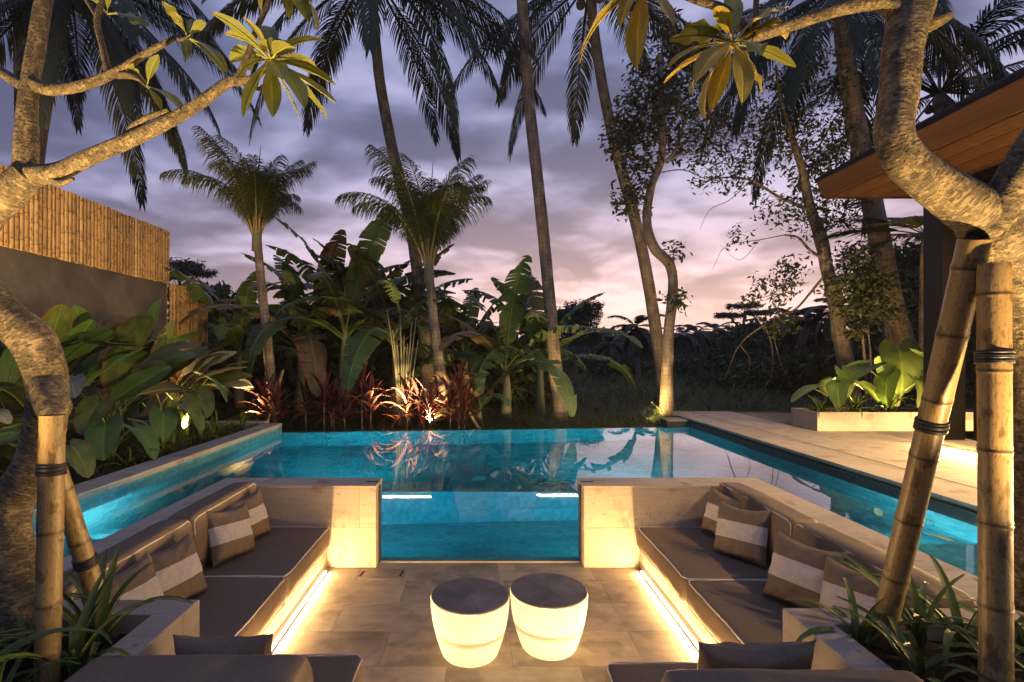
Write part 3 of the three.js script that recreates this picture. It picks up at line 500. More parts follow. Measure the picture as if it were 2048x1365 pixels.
function backCushion(label, x0, x1, z0, z1, lean, axis, seed) {     // upright cushion; its broad faces look along the axis
  const w = x1 - x0, d = z1 - z0, t = thing('back_cushion', label, 'cushion', V((x0 + x1) / 2, 0.425, (z0 + z1) / 2), 0, 'brown back cushions of the lounge');
  const g = new THREE.Group(); const pad = mesh('pad', cushionGeo(w, 0.43, d, { seed, puff: 0.012, sides: 0.02, wrinkle: 0.007, r: 0.045 }), M.brown2, t);
  // piping frames each broad face
  for (const s of [-1, 1]) {
    const geo = axis === 'x' ? rim(0.425, d, 0, seed + s, 0.014) : rim(w, 0.425, 0, seed + s, 0.014);
    if (axis === 'x') { geo.rotateZ(Math.PI / 2); geo.translate(s * (w / 2 - 0.012), 0.215, 0); } else { geo.rotateX(Math.PI / 2); geo.translate(0, 0.215, s * (d / 2 - 0.012)); }
    mesh('piping', geo, M.piping, t);
  }
  if (axis === 'x') t.rotation.z = lean; else t.rotation.x = lean;
}
function pillowGeos(W, Hh, Tk, seed) {                // stands in the xy plane, base at y = 0, front +z; returns body and cream band
  const N = 26, P = [], id = (f, i, j) => f * (N + 1) * (N + 1) + j * (N + 1) + i;
  for (const f of [1, -1]) for (let j = 0; j <= N; j++) for (let i = 0; i <= N; i++) {
    const a = i / N * 2 - 1, b = j / N * 2 - 1, m = Math.max(0, (1 - a * a) * (1 - b * b)), h = Tk / 2 * Math.pow(m, 0.38);
    const x = a * W / 2 * (1 - 0.085 * (1 - b * b) * a * a), y = b * Hh / 2 * (1 - 0.085 * (1 - a * a) * b * b), k = Math.pow(m, 0.25);
    const crease = (fbm(a * 3.2 + seed * 1.7, b * 3.2 + f * 4, seed, 4) - 0.5) * 0.05 * k + Math.sin(Math.atan2(b, a) * 13 + seed) * 0.0045 * smooth(0.5, 1, Math.hypot(a, b)) * k;
    P.push(x, y + Hh / 2 - 0.03 * (b > 0 ? b * b * (1 - a * a) : 0), f * (h + crease * (h > 0 ? 1 : 0)));
  }
  const tri = { body: [], band: [] };
  for (const [f, s] of [[0, 1], [1, -1]]) for (let j = 0; j < N; j++) for (let i = 0; i < N; i++) {
    const a = id(f, i, j), b = id(f, i + 1, j), c = id(f, i + 1, j + 1), d = id(f, i, j + 1), L = s > 0 ? [a, b, c, a, c, d] : [a, c, b, a, d, c];
    (j >= 9 && j < 17 ? tri.band : tri.body).push(...L);
  }
  const g = new THREE.BufferGeometry(); g.setAttribute('position', new THREE.Float32BufferAttribute(P, 3)); g.setIndex([...tri.body, ...tri.band]); g.computeVertexNormals();
  const part = (I) => { const q = new THREE.BufferGeometry(); q.setAttribute('position', g.attributes.position); q.setAttribute('normal', g.attributes.normal); q.setIndex(I); let u = q.toNonIndexed(); const nn = u.attributes.normal.clone(); u = boxUV(u, seed); u.setAttribute('normal', nn); return u; };
  return [part(tri.body), part(tri.band)];
}
function pillow(label, pos, yaw, lean, roll, seed, s = 0.44) {
  const t = thing('scatter_pillow', label, 'pillow', pos, 0, 'brown scatter pillows with a cream band'); t.rotation.set(lean, yaw, roll, 'YXZ');
  const [a, b] = pillowGeos(s, s, 0.17, seed); mesh('cover', a, M.brown2, t); mesh('band', b, M.cream, t);
}
// stone bench bases with a toe recess that hides the light strip
function bench(label, x0, x1, z0, z1, sides, seed) {
  const b = thing('bench_base', label, 'bench', V(0, 0, 0), 0, 'built-in stone benches'), rec = 0.0, r = { l: sides.includes('l') ? rec : 0, r: sides.includes('r') ? rec : 0, f: sides.includes('f') ? rec : 0, n: 0 };
  const top = slab(x1 - x0, 0.155, z1 - z0, 0.004, seed); top.translate((x0 + x1) / 2, 0.055, (z0 + z1) / 2); mesh('bench_slab', top, M.stones[seed % 3], b);
  mesh('toe_recess', box(x0 + r.l, x1 - r.r, 0.001, 0.054, z0 + r.f, z1), M.stone2, b);
}
const LEDK = 440;
function ledStrip(label, a, b, out, k = 1) {                // a diffuser profile lying at the foot of the bench, glowing out and up
  const mid = a.clone().add(b).multiplyScalar(0.5), len = a.distanceTo(b), t = thing('led_strip', label, 'light strip', mid, Math.atan2(out.x, out.z), 'warm light strips at the foot of the benches');
  const ch = slab(len, 0.006, 0.028, 0.001); mesh('channel', ch, M.whitemetal, t);
  const g = new THREE.CylinderGeometry(0.0145, 0.0145, len - 0.01, 14, 1, false, 0, Math.PI).rotateZ(Math.PI / 2); mesh('light_diffuser', g, emit(C(1, 0.80, 0.48), 3.2), t).position.y = 0.0065;
  const n = out.clone().multiplyScalar(0.82).add(V(0, 0.57, 0)), pos = mid.clone().add(V(0, 0.0065, 0)).addScaledVector(n, 0.017);
  return areaLight('led_light', WARM, LEDK * k, len - 0.01, 0.022, pos, pos.clone().add(n));
}
bench('stone bench base under the seat cushions along the fence side wall', -2.368, -1.485, -5.088, -2.735, ['r'], 1);
bench('stone bench base under the seat cushions along the house side wall', 1.592, 2.568, -5.088, -2.645, ['l'], 2);
bench('stone bench base near the camera on the fence side of the entry', -1.465, -0.66, -2.90, -1.93, ['f', 'r'], 3);
bench('stone bench base near the camera on the house side of the entry', 0.705, 1.55, -2.825, -1.83, ['f', 'l'], 4);
ledStrip('light strip under the long bench on the fence side', V(-1.468, 0.001, -4.98), V(-1.468, 0.001, -2.95), V(1, 0, 0));
ledStrip('light strip under the long bench on the house side', V(1.575, 0.001, -4.98), V(1.575, 0.001, -2.87), V(-1, 0, 0));
ledStrip('light strip under the far edge of the near bench on the fence side', V(-1.43, 0.001, -2.922), V(-0.68, 0.001, -2.922), V(0, 0, -1), 0.5);
ledStrip('light strip under the far edge of the near bench on the house side', V(0.72, 0.001, -2.847), V(1.53, 0.001, -2.847), V(0, 0, -1), 0.5);
seatCushion('brown seat cushion beside the pool window on the fence side', -2.35, -1.455, -5.075, -3.945, 1);
seatCushion('brown seat cushion nearer the planter on the fence side', -2.35, -1.455, -3.94, -2.745, 2);
seatCushion('brown seat cushion beside the pool window on the house side', 1.555, 2.55, -5.075, -3.885, 3);
seatCushion('brown seat cushion nearer the planter on the house side', 1.555, 2.55, -3.88, -2.655, 4);
seatCushion('brown seat cushion at the bottom edge on the fence side of the entry', -1.445, -0.645, -2.92, -1.95, 5);
seatCushion('brown seat cushion at the bottom edge on the house side of the entry', 0.69, 1.545, -2.845, -1.85, 6);
backCushion('long brown back cushion beside the pool window on the fence side wall', -2.385, -2.15, -5.07, -3.95, 0.03, 'x', 11);
backCushion('long brown back cushion nearer the planter on the fence side wall', -2.385, -2.15, -3.93, -2.75, 0.03, 'x', 12);
backCushion('long brown back cushion beside the pool window on the house side wall', 2.33, 2.565, -5.07, -3.88, -0.03, 'x', 13);
backCushion('long brown back cushion nearer the planter on the house side wall', 2.33, 2.565, -3.86, -2.66, -0.03, 'x', 14);
backCushion('brown back cushion with its rear to the camera on the fence side', -1.60, -0.69, -2.16, -1.93, -0.02, 'z', 15);
backCushion('brown back cushion with its rear to the camera on the house side', 0.72, 1.73, -2.06, -1.83, -0.02, 'z', 16);
for (const [x0, x1, z0, z1, who, k] of [[-1.62, -0.66, -1.92, -1.72, 'fence', 1], [0.705, 1.73, -1.82, -1.62, 'house', 2]]) {
  const w = thing('bench_wall', 'low stone wall behind the near bench on the ' + who + ' side', 'wall', V(0, 0, 0), 0, 'stone walls behind the near benches'); const g = slab(x1 - x0, 0.72, z1 - z0, 0.005, k); g.translate((x0 + x1) / 2, 0.001, (z0 + z1) / 2); mesh('core', g, M.stone, w);
}
// pillows: fence side (facing +x), house side (facing -x), and the two on the near benches
const Y0 = 0.415;
pillow('banded pillow against the pool window end of the fence side bench', V(-2.02, Y0, -4.66), 1.18, -0.30, 0.06, 21);
pillow('banded pillow second from the pool window on the fence side bench', V(-1.99, Y0, -4.24), 1.26, -0.33, -0.10, 22, 0.45);
pillow('banded pillow third from the pool window on the fence side bench', V(-1.98, Y0, -3.46), 1.22, -0.36, 0.05, 23);
pillow('banded pillow nearest the planter on the fence side bench', V(-1.99, Y0, -3.04), 1.30, -0.36, 0.05, 24, 0.46);
pillow('banded pillow against the pool window end of the house side bench', V(2.20, Y0, -4.70), -1.10, -0.28, -0.06, 25);
pillow('banded pillow second from the pool window on the house side bench', V(2.12, Y0, -4.22), -1.02, -0.34, 0.07, 26, 0.46);
pillow('banded pillow third from the pool window on the house side bench', V(2.10, Y0, -3.40), -0.98, -0.32, -0.05, 27, 0.47);
pillow('banded pillow nearest the planter on the house side bench', V(2.17, Y0, -2.98), -1.08, -0.36, 0.03, 28, 0.46);
pillow('dark pillow seen from behind on the near bench on the fence side', V(-1.16, Y0, -2.42), Math.PI + 0.06, -0.22, 0.02, 29, 0.44);
pillow('dark pillow seen from behind on the near bench on the house side', V(1.19, Y0, -2.33), Math.PI, -0.30, -0.02, 30, 0.50);

// drum side tables: a lit translucent shell with a slate top
function drumTable(label, x, z, turn) {
  const t = thing('drum_table', label, 'side table', V(x, 0, z), turn, 'glowing drum side tables'), r = [[0.165, 0.0], [0.186, 0.004], [0.198, 0.02], [0.213, 0.06], [0.236, 0.13], [0.254, 0.20], [0.267, 0.27], [0.274, 0.33], [0.277, 0.38], [0.277, 0.398]];
  const shell = new THREE.LatheGeometry(r.map(([a, b]) => new THREE.Vector2(a, b)), 64);
  mesh('shell', shell, M.shell, t);
  mesh('top', new THREE.LatheGeometry([[0.0001, 0.398], [0.268, 0.398], [0.273, 0.402], [0.2745, 0.408], [0.272, 0.412], [0.268, 0.414], [0.0001, 0.414]].map(([a, b]) => new THREE.Vector2(a, b)), 64), M.slate, t);
  const bulb = mesh('lamp_bulb', new THREE.SphereGeometry(0.045, 20, 12), emit(C(1, 0.72, 0.34), 3), t); bulb.position.y = 0.262; mesh('lamp_stem', new THREE.CylinderGeometry(0.012, 0.02, 0.2, 10).translate(0, 0.1065, 0), M.metal, t);
  mesh('inner_shelf', new THREE.RingGeometry(0.155, 0.246, 48).rotateX(-Math.PI / 2).translate(0, 0.20, 0), M.shelf, t);
  mesh('lamp_base', new THREE.CylinderGeometry(0.09, 0.09, 0.006, 24).translate(0, 0.004, 0), M.metal, t);
  const l = new THREE.PointLight(C(1, 0.74, 0.40), 0.85); l.name = 'drum_lamp'; l.shadow.radius = 2.2; l.castShadow = true; l.position.set(x, 0.262, z); scene.add(l);
}
M.shell = phy({ color: C(0.90, 0.84, 0.72), transmission: 0.5, roughness: 1, thickness: 0, map: tex(256, 256, (x, y) => { const n = fbm(x * 40, y * 40, 141, 3, 40), b = fbm(x * 6, y * 9, 142, 3, 6, 9); return grey(0.93 + 0.07 * (n - 0.5) + 0.06 * (b - 0.5)); }).map, bumpMap: T.plaster.raw, bumpScale: 0.0015, side: THREE.DoubleSide });
M.shelf = phy({ color: C(0.92, 0.88, 0.78), transmission: 0.75, roughness: 1, thickness: 0, side: THREE.DoubleSide });
M.slate = std({ color: C(0.36, 0.32, 0.31), map: T.floor.map, bumpMap: T.floor.raw, bumpScale: 0.002, roughness: 0.6 });
drumTable('glowing drum table with slate top standing slightly nearer the camera', -0.056, -3.64, 0.3);
drumTable('glowing drum table with slate top on the house side of its twin', 0.508, -3.72, 1.4);

// ------------------------------------------------------------------ lamps
function poolLamp(label, p, n, k, wide) {
  const t = thing('pool_lamp', label, 'pool light', p.clone().addScaledVector(n, 0.004), Math.atan2(n.x, n.z), 'underwater lamps set in the lounge walls');
  mesh('bezel', new THREE.CylinderGeometry(0.11, 0.115, 0.02, 24).rotateX(Math.PI / 2), M.metal, t); mesh('light_lens', new THREE.CylinderGeometry(0.095, 0.095, 0.006, 24).rotateX(Math.PI / 2).translate(0, 0, 0.011), emit(C(0.8, 0.95, 1), 4), t);
  const l = new THREE.SpotLight(C(0.80, 0.95, 1), k, 0, wide, 0.85); l.name = 'pool_light'; l.position.copy(p).addScaledVector(n, 0.03); l.target.position.copy(p).addScaledVector(n, 1).add(V(0, 0.03, 0)); l.shadow.radius = 4; l.castShadow = true; scene.add(l, l.target);
}
poolLamp('underwater lamp behind the stone wall on the fence side of the window', V(-1.9, 0.26, -5.42), V(0, 0, -1), 54, 0.8);
poolLamp('underwater lamp behind the stone wall on the house side of the window', V(2.0, 0.26, -5.42), V(0, 0, -1), 54, 0.8);
poolLamp('underwater lamp over the steps in the pool arm beside the coping', V(-2.635, 0.45, -4.62), V(-1, 0, 0), 7, 1.45);
poolLamp('underwater lamp over the steps in the pool arm beside the deck', V(2.905, 0.45, -4.45), V(1, 0, 0), 8, 1.45);

function gardenLamp(label, p, target, k, angle = 0.8, pen = 0.6, col = WARM2, soft = 2, pole = 0.16) {
  const t = thing('garden_lamp', label, 'garden light', p, 0, 'small spike lamps in the planting'), d = target.clone().sub(p).normalize(), q = new THREE.Quaternion().setFromUnitVectors(V(0, 1, 0), d);
  mesh('spike', new THREE.CylinderGeometry(0.008, 0.005, pole, 6).translate(0, -0.03 - pole / 2, 0), M.metal, t);
  const h = mesh('housing', new THREE.LatheGeometry([[0.0001, -0.05], [0.022, -0.05], [0.03, -0.04], [0.032, 0.03], [0.028, 0.03], [0.026, 0.012], [0.0001, 0.012]].map(([a, b]) => new THREE.Vector2(a, b)), 16), M.metal, t); h.quaternion.copy(q);
  const e = mesh('light_lens', new THREE.CylinderGeometry(0.025, 0.025, 0.003, 16).translate(0, 0.0155, 0), emit(col, 8), t); e.quaternion.copy(q);
  const l = new THREE.SpotLight(col, k, 0, angle, pen); l.name = 'garden_spot'; l.position.copy(p).addScaledVector(d, 0.04); l.target.position.copy(target); l.shadow.radius = soft; l.castShadow = true; scene.add(l, l.target);
}
gardenLamp('spike lamp in the corner planter shining up the frangipani on the fence side', V(-2.22, 0.86, -1.02), V(-1.45, 3.1, -2.15), 66, 0.52, 0.5);
gardenLamp('spike lamp in the corner planter shining up the frangipani on the house side', V(2.36, 0.86, -0.95), V(1.35, 3.0, -1.95), 52, 0.52, 0.5);
gardenLamp('spike lamp among the broad leaves beside the pool coping', at(362, 866, 8.2), V(-5.0, 2.2, -8.7), 14, 0.9, 0.7);
gardenLamp('pole lamp in the bed lighting the bamboo fence', V(-4.0, 2.75, -2.5), V(-6.5, 4.3, -8.6), 130, 0.42, 0.8, WARM2, 2, 2.0);
gardenLamp('spike lamp low in the bed behind the bamboo post', at(-40, 900, 4.2), V(-4.9, 2.2, -5.0), 5, 0.9, 0.7);
gardenLamp('spike lamp glowing at the foot of the second young palm', V(-1.66, 0.72, -10.08), V(-1.3, 4.2, -10.9), 26, 1.2, 0.7);
gardenLamp('spike lamp glowing among the red cordylines', V(-0.92, 0.72, -10.08), V(-0.6, 4.5, -10.9), 24, 1.2, 0.7);
gardenLamp('spike lamp hidden in the grass at the foot of the tall middle trunk', V(1.35, 0.68, -10.9), V(1.72, 4, -11.7), 13, 0.6, 0.7);
gardenLamp('spike lamp at the foot of the first young palm', V(-4.5, 0.68, -10.2), V(-4.4, 4.2, -10.8), 20, 0.8, 0.7);
gardenLamp('spike lamp at the foot of the slender tree past the infinity edge', V(3.5, 0.72, -10.55), V(3.9, 3.0, -11.1), 22, 1.3, 0.7);
gardenLamp('spike lamp at the front of the deck planter', V(6.62, 1.20, -8.42), V(6.9, 2.6, -8.75), 6.5, 1.0, 0.7);
gardenLamp('spike lamp in the deck planter under the elephant ears', V(6.46, 1.20, -8.86), V(6.6, 4, -10.4), 30, 1.0, 0.7);
// villa: strip under the step, downlights in the eave
{
  const t = thing('step_light', 'warm light strip under the lip of the villa step', 'light strip', V(6.205, 0.918, -3.4));
  mesh('light_diffuser', new THREE.BoxGeometry(0.012, 0.006, 7.2), emit(WARM, 8), t);
  areaLight('step_led', WARM2, 2200, 7.1, 0.014, V(6.196, 0.913, -3.4), V(5.9, 0.80, -3.4));
  const t2 = thing('step_light', 'warm light strip under the step lip facing the deck planter', 'light strip', V(7.4, 0.918, -7.235)); mesh('light_diffuser', new THREE.BoxGeometry(2.2, 0.006, 0.012), emit(WARM, 8), t2);
  areaLight('step_led', WARM2, 650, 2.2, 0.014, V(7.4, 0.913, -7.244), V(7.4, 0.83, -7.6));
  let k = 0; for (const [x, z] of [[5.95, -4.9], [5.95, -3.2], [5.95, -1.5]]) {
    const d = thing('eave_downlight', 'recessed downlight in the timber eave, ' + ORD[k++] + ' from its far corner', 'downlight', V(x, 4.511, z), 0, 'downlights in the eave');
    mesh('trim_ring', new THREE.TorusGeometry(0.045, 0.006, 6, 24).rotateX(Math.PI / 2), M.metal, d); mesh('light_lens', new THREE.CylinderGeometry(0.038, 0.038, 0.004, 20).translate(0, -0.003, 0), emit(WARM2, 6), d);
    const l = new THREE.SpotLight(WARM2, 46, 0, 0.98, 0.8); l.name = 'eave_spot'; l.position.set(x, 4.49, z); l.target.position.set(x - 1.7, 0, z - 2.4); l.shadow.radius = 3; l.castShadow = true; scene.add(l, l.target);
  }
}

// ------------------------------------------------------------------ plants: geometry
function geoFrom(P, U, I) { const g = new THREE.BufferGeometry(); g.setAttribute('position', new THREE.Float32BufferAttribute(P, 3)); g.setAttribute('uv', new THREE.Float32BufferAttribute(U, 2)); g.setIndex(I); g.computeVertexNormals(); return g; }
// feather frond: starts at the origin towards +z at an elevation, bends over; leaflets hang with gravity
function frondGeo({ len = 4, elev = 0.6, curl = 1.5, n = 46, ll = 0.8, lw = 0.045, hang = 0.7, vee = 0.3, sweep = 0.55, petiole = 0.16, rad = 0.035, seed = 1, side = 0, cexp = 1.25, groups = false } = {}) {
  const r = rng(seed), K = 16, pts = [], dirs = []; let p = V(0, 0, 0);
  for (let i = 0; i <= K; i++) { const t = i / K, a = elev - curl * t ** cexp, d = V(side * t * t * 0.5, Math.sin(a), Math.cos(a)).normalize(); pts.push(p.clone()); dirs.push(d); p = p.clone().addScaledVector(d, len / K); }
  const P = [], U = [], I = [];
  const rach = tube(pts, pts.map((_, i) => rad * lerp(1, 0.16, i / K)), { rs: 4, seg: K, cap: false });
  const pos = (t) => { const k = Math.min(Math.floor(t * K), K - 1), f = t * K - k; return [pts[k].clone().lerp(pts[k + 1], f), dirs[k].clone().lerp(dirs[k + 1], f).normalize()]; };
  for (let i = 0; i < n; i++) for (const s of [-1, 1]) {
    const t = petiole + (1 - petiole) * (i + 0.5 * (s > 0) + r() * 0.3) / n; if (t > 0.995 || r() < 0.03) continue;
    const [o, tan] = pos(t), nor = V(1, 0, 0).cross(tan).negate().normalize(); if (nor.y < 0) nor.negate();
    const x = (t - petiole) / (1 - petiole), L = ll * Math.pow(Math.sin(Math.PI * (0.14 + 0.80 * x)), 0.75) * (0.85 + 0.3 * r()), sw = sweep + 0.55 * x + (r() - 0.5) * 0.15;
    const d = V(s * Math.cos(sw), 0, 0).addScaledVector(tan, Math.sin(sw)).addScaledVector(nor, vee * (1 - 0.6 * x)).normalize(); let q = o.clone(); const W = tan.clone(), ws = [0.55, 1, 0.8, 0.06], h = hang * (0.8 + 0.4 * r()), base = P.length / 3;
    for (let k = 0; k < 4; k++) {
      const w = W.clone().addScaledVector(d, -W.dot(d)).normalize().multiplyScalar(lw * ws[k] * (0.8 + 0.2 * L / ll) / 2);
      P.push(q.x - w.x, q.y - w.y, q.z - w.z, q.x + w.x, q.y + w.y, q.z + w.z); U.push(0.2, k / 3, 0.8, k / 3);
      d.y -= h * (0.25 + 0.3 * k); d.normalize(); q = q.clone().addScaledVector(d, L / 3);
      if (k) { const b = base + k * 2; I.push(b - 2, b - 1, b, b, b - 1, b + 1); }
    }
  }
  const lf = geoFrom(P, U, I); return mergeGeometries([lf, (() => { rach.attributes.uv.array.fill(0.5); return rach; })()], groups);
}
// broad blade along +z, drooping; wid half-profile; tears > 0 splits the margins like a wind-torn banana leaf
function bladeGeo({ len = 1, wid = 0.2, elev = 0.3, bend = 0.8, fold = 0.25, segs = 10, tears = 0, stalk = 0, seed = 1, pw = 0.75, tipw = 0.9, wave = 0.03, twist = 0 } = {}) {
  const r = rng(seed), P = [], U = [], I = [], mids = []; let p = V(0, 0, 0);
  const total = len + stalk, S = segs + (stalk ? 4 : 0);
  const ang = (t) => elev - bend * t ** 1.5;
  const row = []; for (let i = 0; i <= S; i++) { const t = i / S, a = ang(t); row.push([p.clone(), V(0, Math.sin(a), Math.cos(a)), V(0, Math.cos(a), -Math.sin(a))]); p = p.clone().addScaledVector(V(0, Math.sin(a), Math.cos(a)), total / S); }
  const s0 = stalk / total, prof = (t) => Math.pow(Math.sin(Math.PI * clamp(t, 0, 1) ** pw * 0.985), tipw) * wid / 2;
  const samp = (t) => { const k = Math.min(Math.floor(t * S), S - 1), f = t * S - k; return [0, 1, 2].map((c) => row[k][c].clone().lerp(row[k + 1][c], f)); };
  const pt = (t, s, fo, dz = 0) => { const [o, tn, nn] = samp(s0 + (1 - s0) * clamp(t)); const w = prof(t) * Math.abs(s), a = fo, tw = twist * t, sx = Math.sign(s) * w * Math.cos(a), sy = w * Math.sin(a); return o.addScaledVector(nn, sy * Math.cos(tw) + sx * Math.sin(tw) + wave * w * Math.sin(t * 19 + s * 2 + seed)).addScaledVector(V(1, 0, 0), sx * Math.cos(tw) - sy * Math.sin(tw)).addScaledVector(tn, dz * w); };
  for (const s of [-1, 1]) {
    let i = 0; while (i < segs) {
      const n = tears ? Math.min(segs - i, 1 + Math.floor(r() * (3.2 - 2 * tears))) : segs, fo = fold - (tears ? tears * r() * 0.9 : 0), base = P.length / 3, gap = tears ? 0.16 * tears * r() : 0;
      for (let k = 0; k <= n; k++) { const t = (i + k) / segs, g = tears ? (k === 0 ? gap : k === n ? -gap : 0) / segs : 0;
        for (let c = 0; c <= 2; c++) { const f = c / 2, q = pt(t + g * f, s * f, fo * (0.4 + 0.6 * f) , -0.25 * f * (tears ? 0.5 : 0.2)); P.push(q.x, q.y, q.z); U.push(0.5 + s * f / 2, t); }
        if (k) { const b = base + k * 3, a = b - 3; for (let c = 0; c < 2; c++) s > 0 ? I.push(a + c, a + c + 1, b + c, b + c, a + c + 1, b + c + 1) : I.push(a + c, b + c, a + c + 1, a + c + 1, b + c, b + c + 1); } }
      i += n;
    }
  }
  const parts = [geoFrom(P, U, I)], rp = [], rd = []; for (let i = 0; i <= S; i += 2) { rp.push(row[i][0].clone().addScaledVector(row[i][2], -0.004)); rd.push(lerp(stalk ? 0.05 * wid : 0.026 * wid, 0.006 * wid, i / S) + 0.0012); }
  const rib = tube(rp, rd, { rs: 5, seg: S, cap: false }), uv = rib.attributes.uv; for (let i = 0; i < uv.count; i++) uv.setXY(i, 0.5, 0.5);
  parts.push(rib); return mergeGeometries(parts);
}
// heart-shaped leaf: attached at the origin, tip towards +z
function heartGeo({ len = 0.5, wid = 0.36, droop = 0.5, cup = 0.2, seed = 1 } = {}) {
  const P = [0, 0, 0], U = [0.5, 0.36], I = [], n = 30, rings = 4, out = [];
  for (let i = 0; i <= n; i++) {
    const a = i / n * 2 * Math.PI, c = Math.cos(a), s = Math.sin(a);    // a = 0 is the tip, pi the notch
    const back = Math.max(0, -c), r = c > 0 ? 1 / Math.sqrt((c / 0.70) ** 2 + (s / 0.5) ** 2) * (1 + 0.22 * Math.pow(c, 6)) : 1 / Math.sqrt((c / 0.42) ** 2 + (s / 0.5) ** 2) * (1 - 0.72 * smooth(0.86, 1, back));
    out.push([s * r * wid, c * r * len * 1.0]);
  }
  for (let k = 1; k <= rings; k++) for (const [x, z] of out) {
    const f = k / rings, X = x * f, Z = z * f, y = -droop * Math.max(0, Z) ** 2 / len - droop * 0.6 * Math.max(0, -Z) + cup * Math.abs(X) * (1 - Math.abs(X) / wid * 0.9) + Math.sin(Math.atan2(X, Z) * 12 + seed) * 0.012 * f * f * len; P.push(X, y, Z); U.push(0.5 + X / wid, clamp(0.36 + Z / len * 0.7));
  }
  const m = n + 1; for (let i = 0; i < n; i++) { I.push(0, 1 + i, 2 + i); for (let k = 0; k < rings - 1; k++) { const a = 1 + k * m + i, b = a + m; I.push(a, b, a + 1, a + 1, b, b + 1); } }
  return geoFrom(P, U, I);
}
function grassTuft(n, len, seed, droop = 1.2, w = 0.012) {
  const r = rng(seed), P = [], U = [], I = [];
  for (let k = 0; k < n; k++) {
    const a = r() * 6.283, L = len * (0.6 + 0.5 * r()), e0 = 1.5 - 0.5 * r(), dr = droop * (0.6 + 0.8 * r()); let y = 0, d = r() * 0.03 * len; const b = P.length / 3, S = 4, nx = Math.cos(a), nz = Math.sin(a);
    for (let i = 0; i <= S; i++) { const t = i / S, ww = w * (1 - t * 0.9) * 0.5; P.push(nx * d - nz * ww, y, nz * d + nx * ww, nx * d + nz * ww, y, nz * d - nx * ww); U.push(0.2, t, 0.8, t); const e = e0 - dr * t * 1.6; y += Math.sin(e) * L / S; d += Math.cos(e) * L / S; if (i) { const q = b + i * 2; I.push(q - 2, q - 1, q, q, q - 1, q + 1); } }
  }
  return geoFrom(P, U, I);
}
function leafQuads(n, size, spread, seed) {            // a spray of small pointed leaves around a point
  const r = rng(seed), P = [], U = [], I = [];
  for (let k = 0; k < n; k++) {
    const o = V(r() - 0.5, r() - 0.5, r() - 0.5).multiplyScalar(spread * 1.6), d = V(r() - 0.5, r() * 0.7 - 0.5, r() - 0.5).normalize(), w = V(r() - 0.5, r() - 0.5, r() - 0.5).cross(d).normalize(), L = size * (0.7 + 0.6 * r()), b = P.length / 3, m = o.clone().addScaledVector(d, L * 0.45);
    for (const q of [o, m.clone().addScaledVector(w, L * 0.2), o.clone().addScaledVector(d, L).add(V(0, -L * 0.12, 0)), m.clone().addScaledVector(w, -L * 0.2)]) P.push(q.x, q.y, q.z);
    U.push(0.5, 0, 1, 0.5, 0.5, 1, 0, 0.5); I.push(b, b + 1, b + 2, b, b + 2, b + 3);
  }
  return geoFrom(P, U, I);
}
function scatter(name, geo, mat, list, parent) {        // list of [x, y, z, scale, turn, tilt]
  const im = new THREE.InstancedMesh(geo, mat, list.length), m = new THREE.Matrix4(), q = new THREE.Quaternion(), e = new THREE.Euler(), r = rng(list.length), col = new THREE.Color();
  list.forEach(([x, y, z, s, t = 0, k = 0, sy = 1], i) => { e.set(k * Math.cos(i), t, k * Math.sin(i)); q.setFromEuler(e); m.compose(V(x, y, z), q, V(s, s * sy, s)); im.setMatrixAt(i, m); const b = 0.75 + 0.5 * r(); im.setColorAt(i, col.setRGB(b * (0.92 + 0.16 * r()), b, b * (0.85 + 0.2 * r()))); });
  im.name = name; im.castShadow = im.receiveShadow = true; parent.add(im); im.userData.kind = 'stuff'; return im;
}
function hang(m, pos, az, pitch = 0, roll = 0, s = 1) { m.position.copy(pos); m.rotation.set(pitch, az, roll, 'YXZ'); m.scale.setScalar(s); return m; }

// ------------------------------------------------------------------ tall coconut palms
const FROND = []; for (let k = 0; k < 12; k++) FROND.push(frondGeo({ len: 4.3 + (k % 3) * 0.35, elev: 1.15 - k * 0.17, curl: lerp(1.5, 0.75, k / 11), n: 64, ll: 0.80, lw: 0.042, hang: 0.55 + 0.05 * k, vee: 0.15, petiole: 0.17, rad: 0.045, seed: 500 + k }));
const NUT = mergeGeometries([0, 1, 2, 3, 4].map((k) => { const g = new THREE.SphereGeometry(0.13, 10, 8); g.scale(1, 1.15, 1); g.translate(Math.cos(k * 1.26) * 0.26, -0.32 - 0.08 * (k % 2), Math.sin(k * 1.26) * 0.26); return g; }));
function coconut(label, path, r0, r1, { n = 18, seed = 1, low = 0, bias = null, s = 1, group = 'tall coconut palms' } = {}) {
  const q = rng(seed), base = path[0], t = thing('coconut_palm', label, 'palm', base, 0, group), rel = path.map((p) => p.clone().sub(base)), top = rel[rel.length - 1];
  mesh('trunk', tube(rel, rel.map((_, i) => (i === 0 ? r0 * 1.35 : lerp(r0, r1, i / (rel.length - 1)))), { rs: 12, seg: rel.length * 10, lump: 0.05, freq: 2.2, seed }), M.palmbark, t);
  const crown = new THREE.Group(); crown.name = 'crown'; crown.position.copy(top); t.add(crown);
  for (let k = 0; k < n; k++) { const lev = Math.floor(lerp(low, 12, (k + 0.5) / n)), az = k * 2.39996 + q() * 0.5; const f = mesh('frond', FROND[Math.min(11, lev)], M.frond, crown); f.rotation.y = az; f.scale.setScalar(s * (0.9 + 0.2 * q())); f.position.set(Math.sin(az) * 0.1, 0.05, Math.cos(az) * 0.1); }
  mesh('coconuts', NUT, M.twig, crown).scale.setScalar(s);
  if (bias) for (const [az, lev, sc = 1] of bias) { const f = mesh('frond', FROND[lev], M.frond, crown); f.rotation.y = az; f.scale.setScalar(s * sc); }
  return t;
}
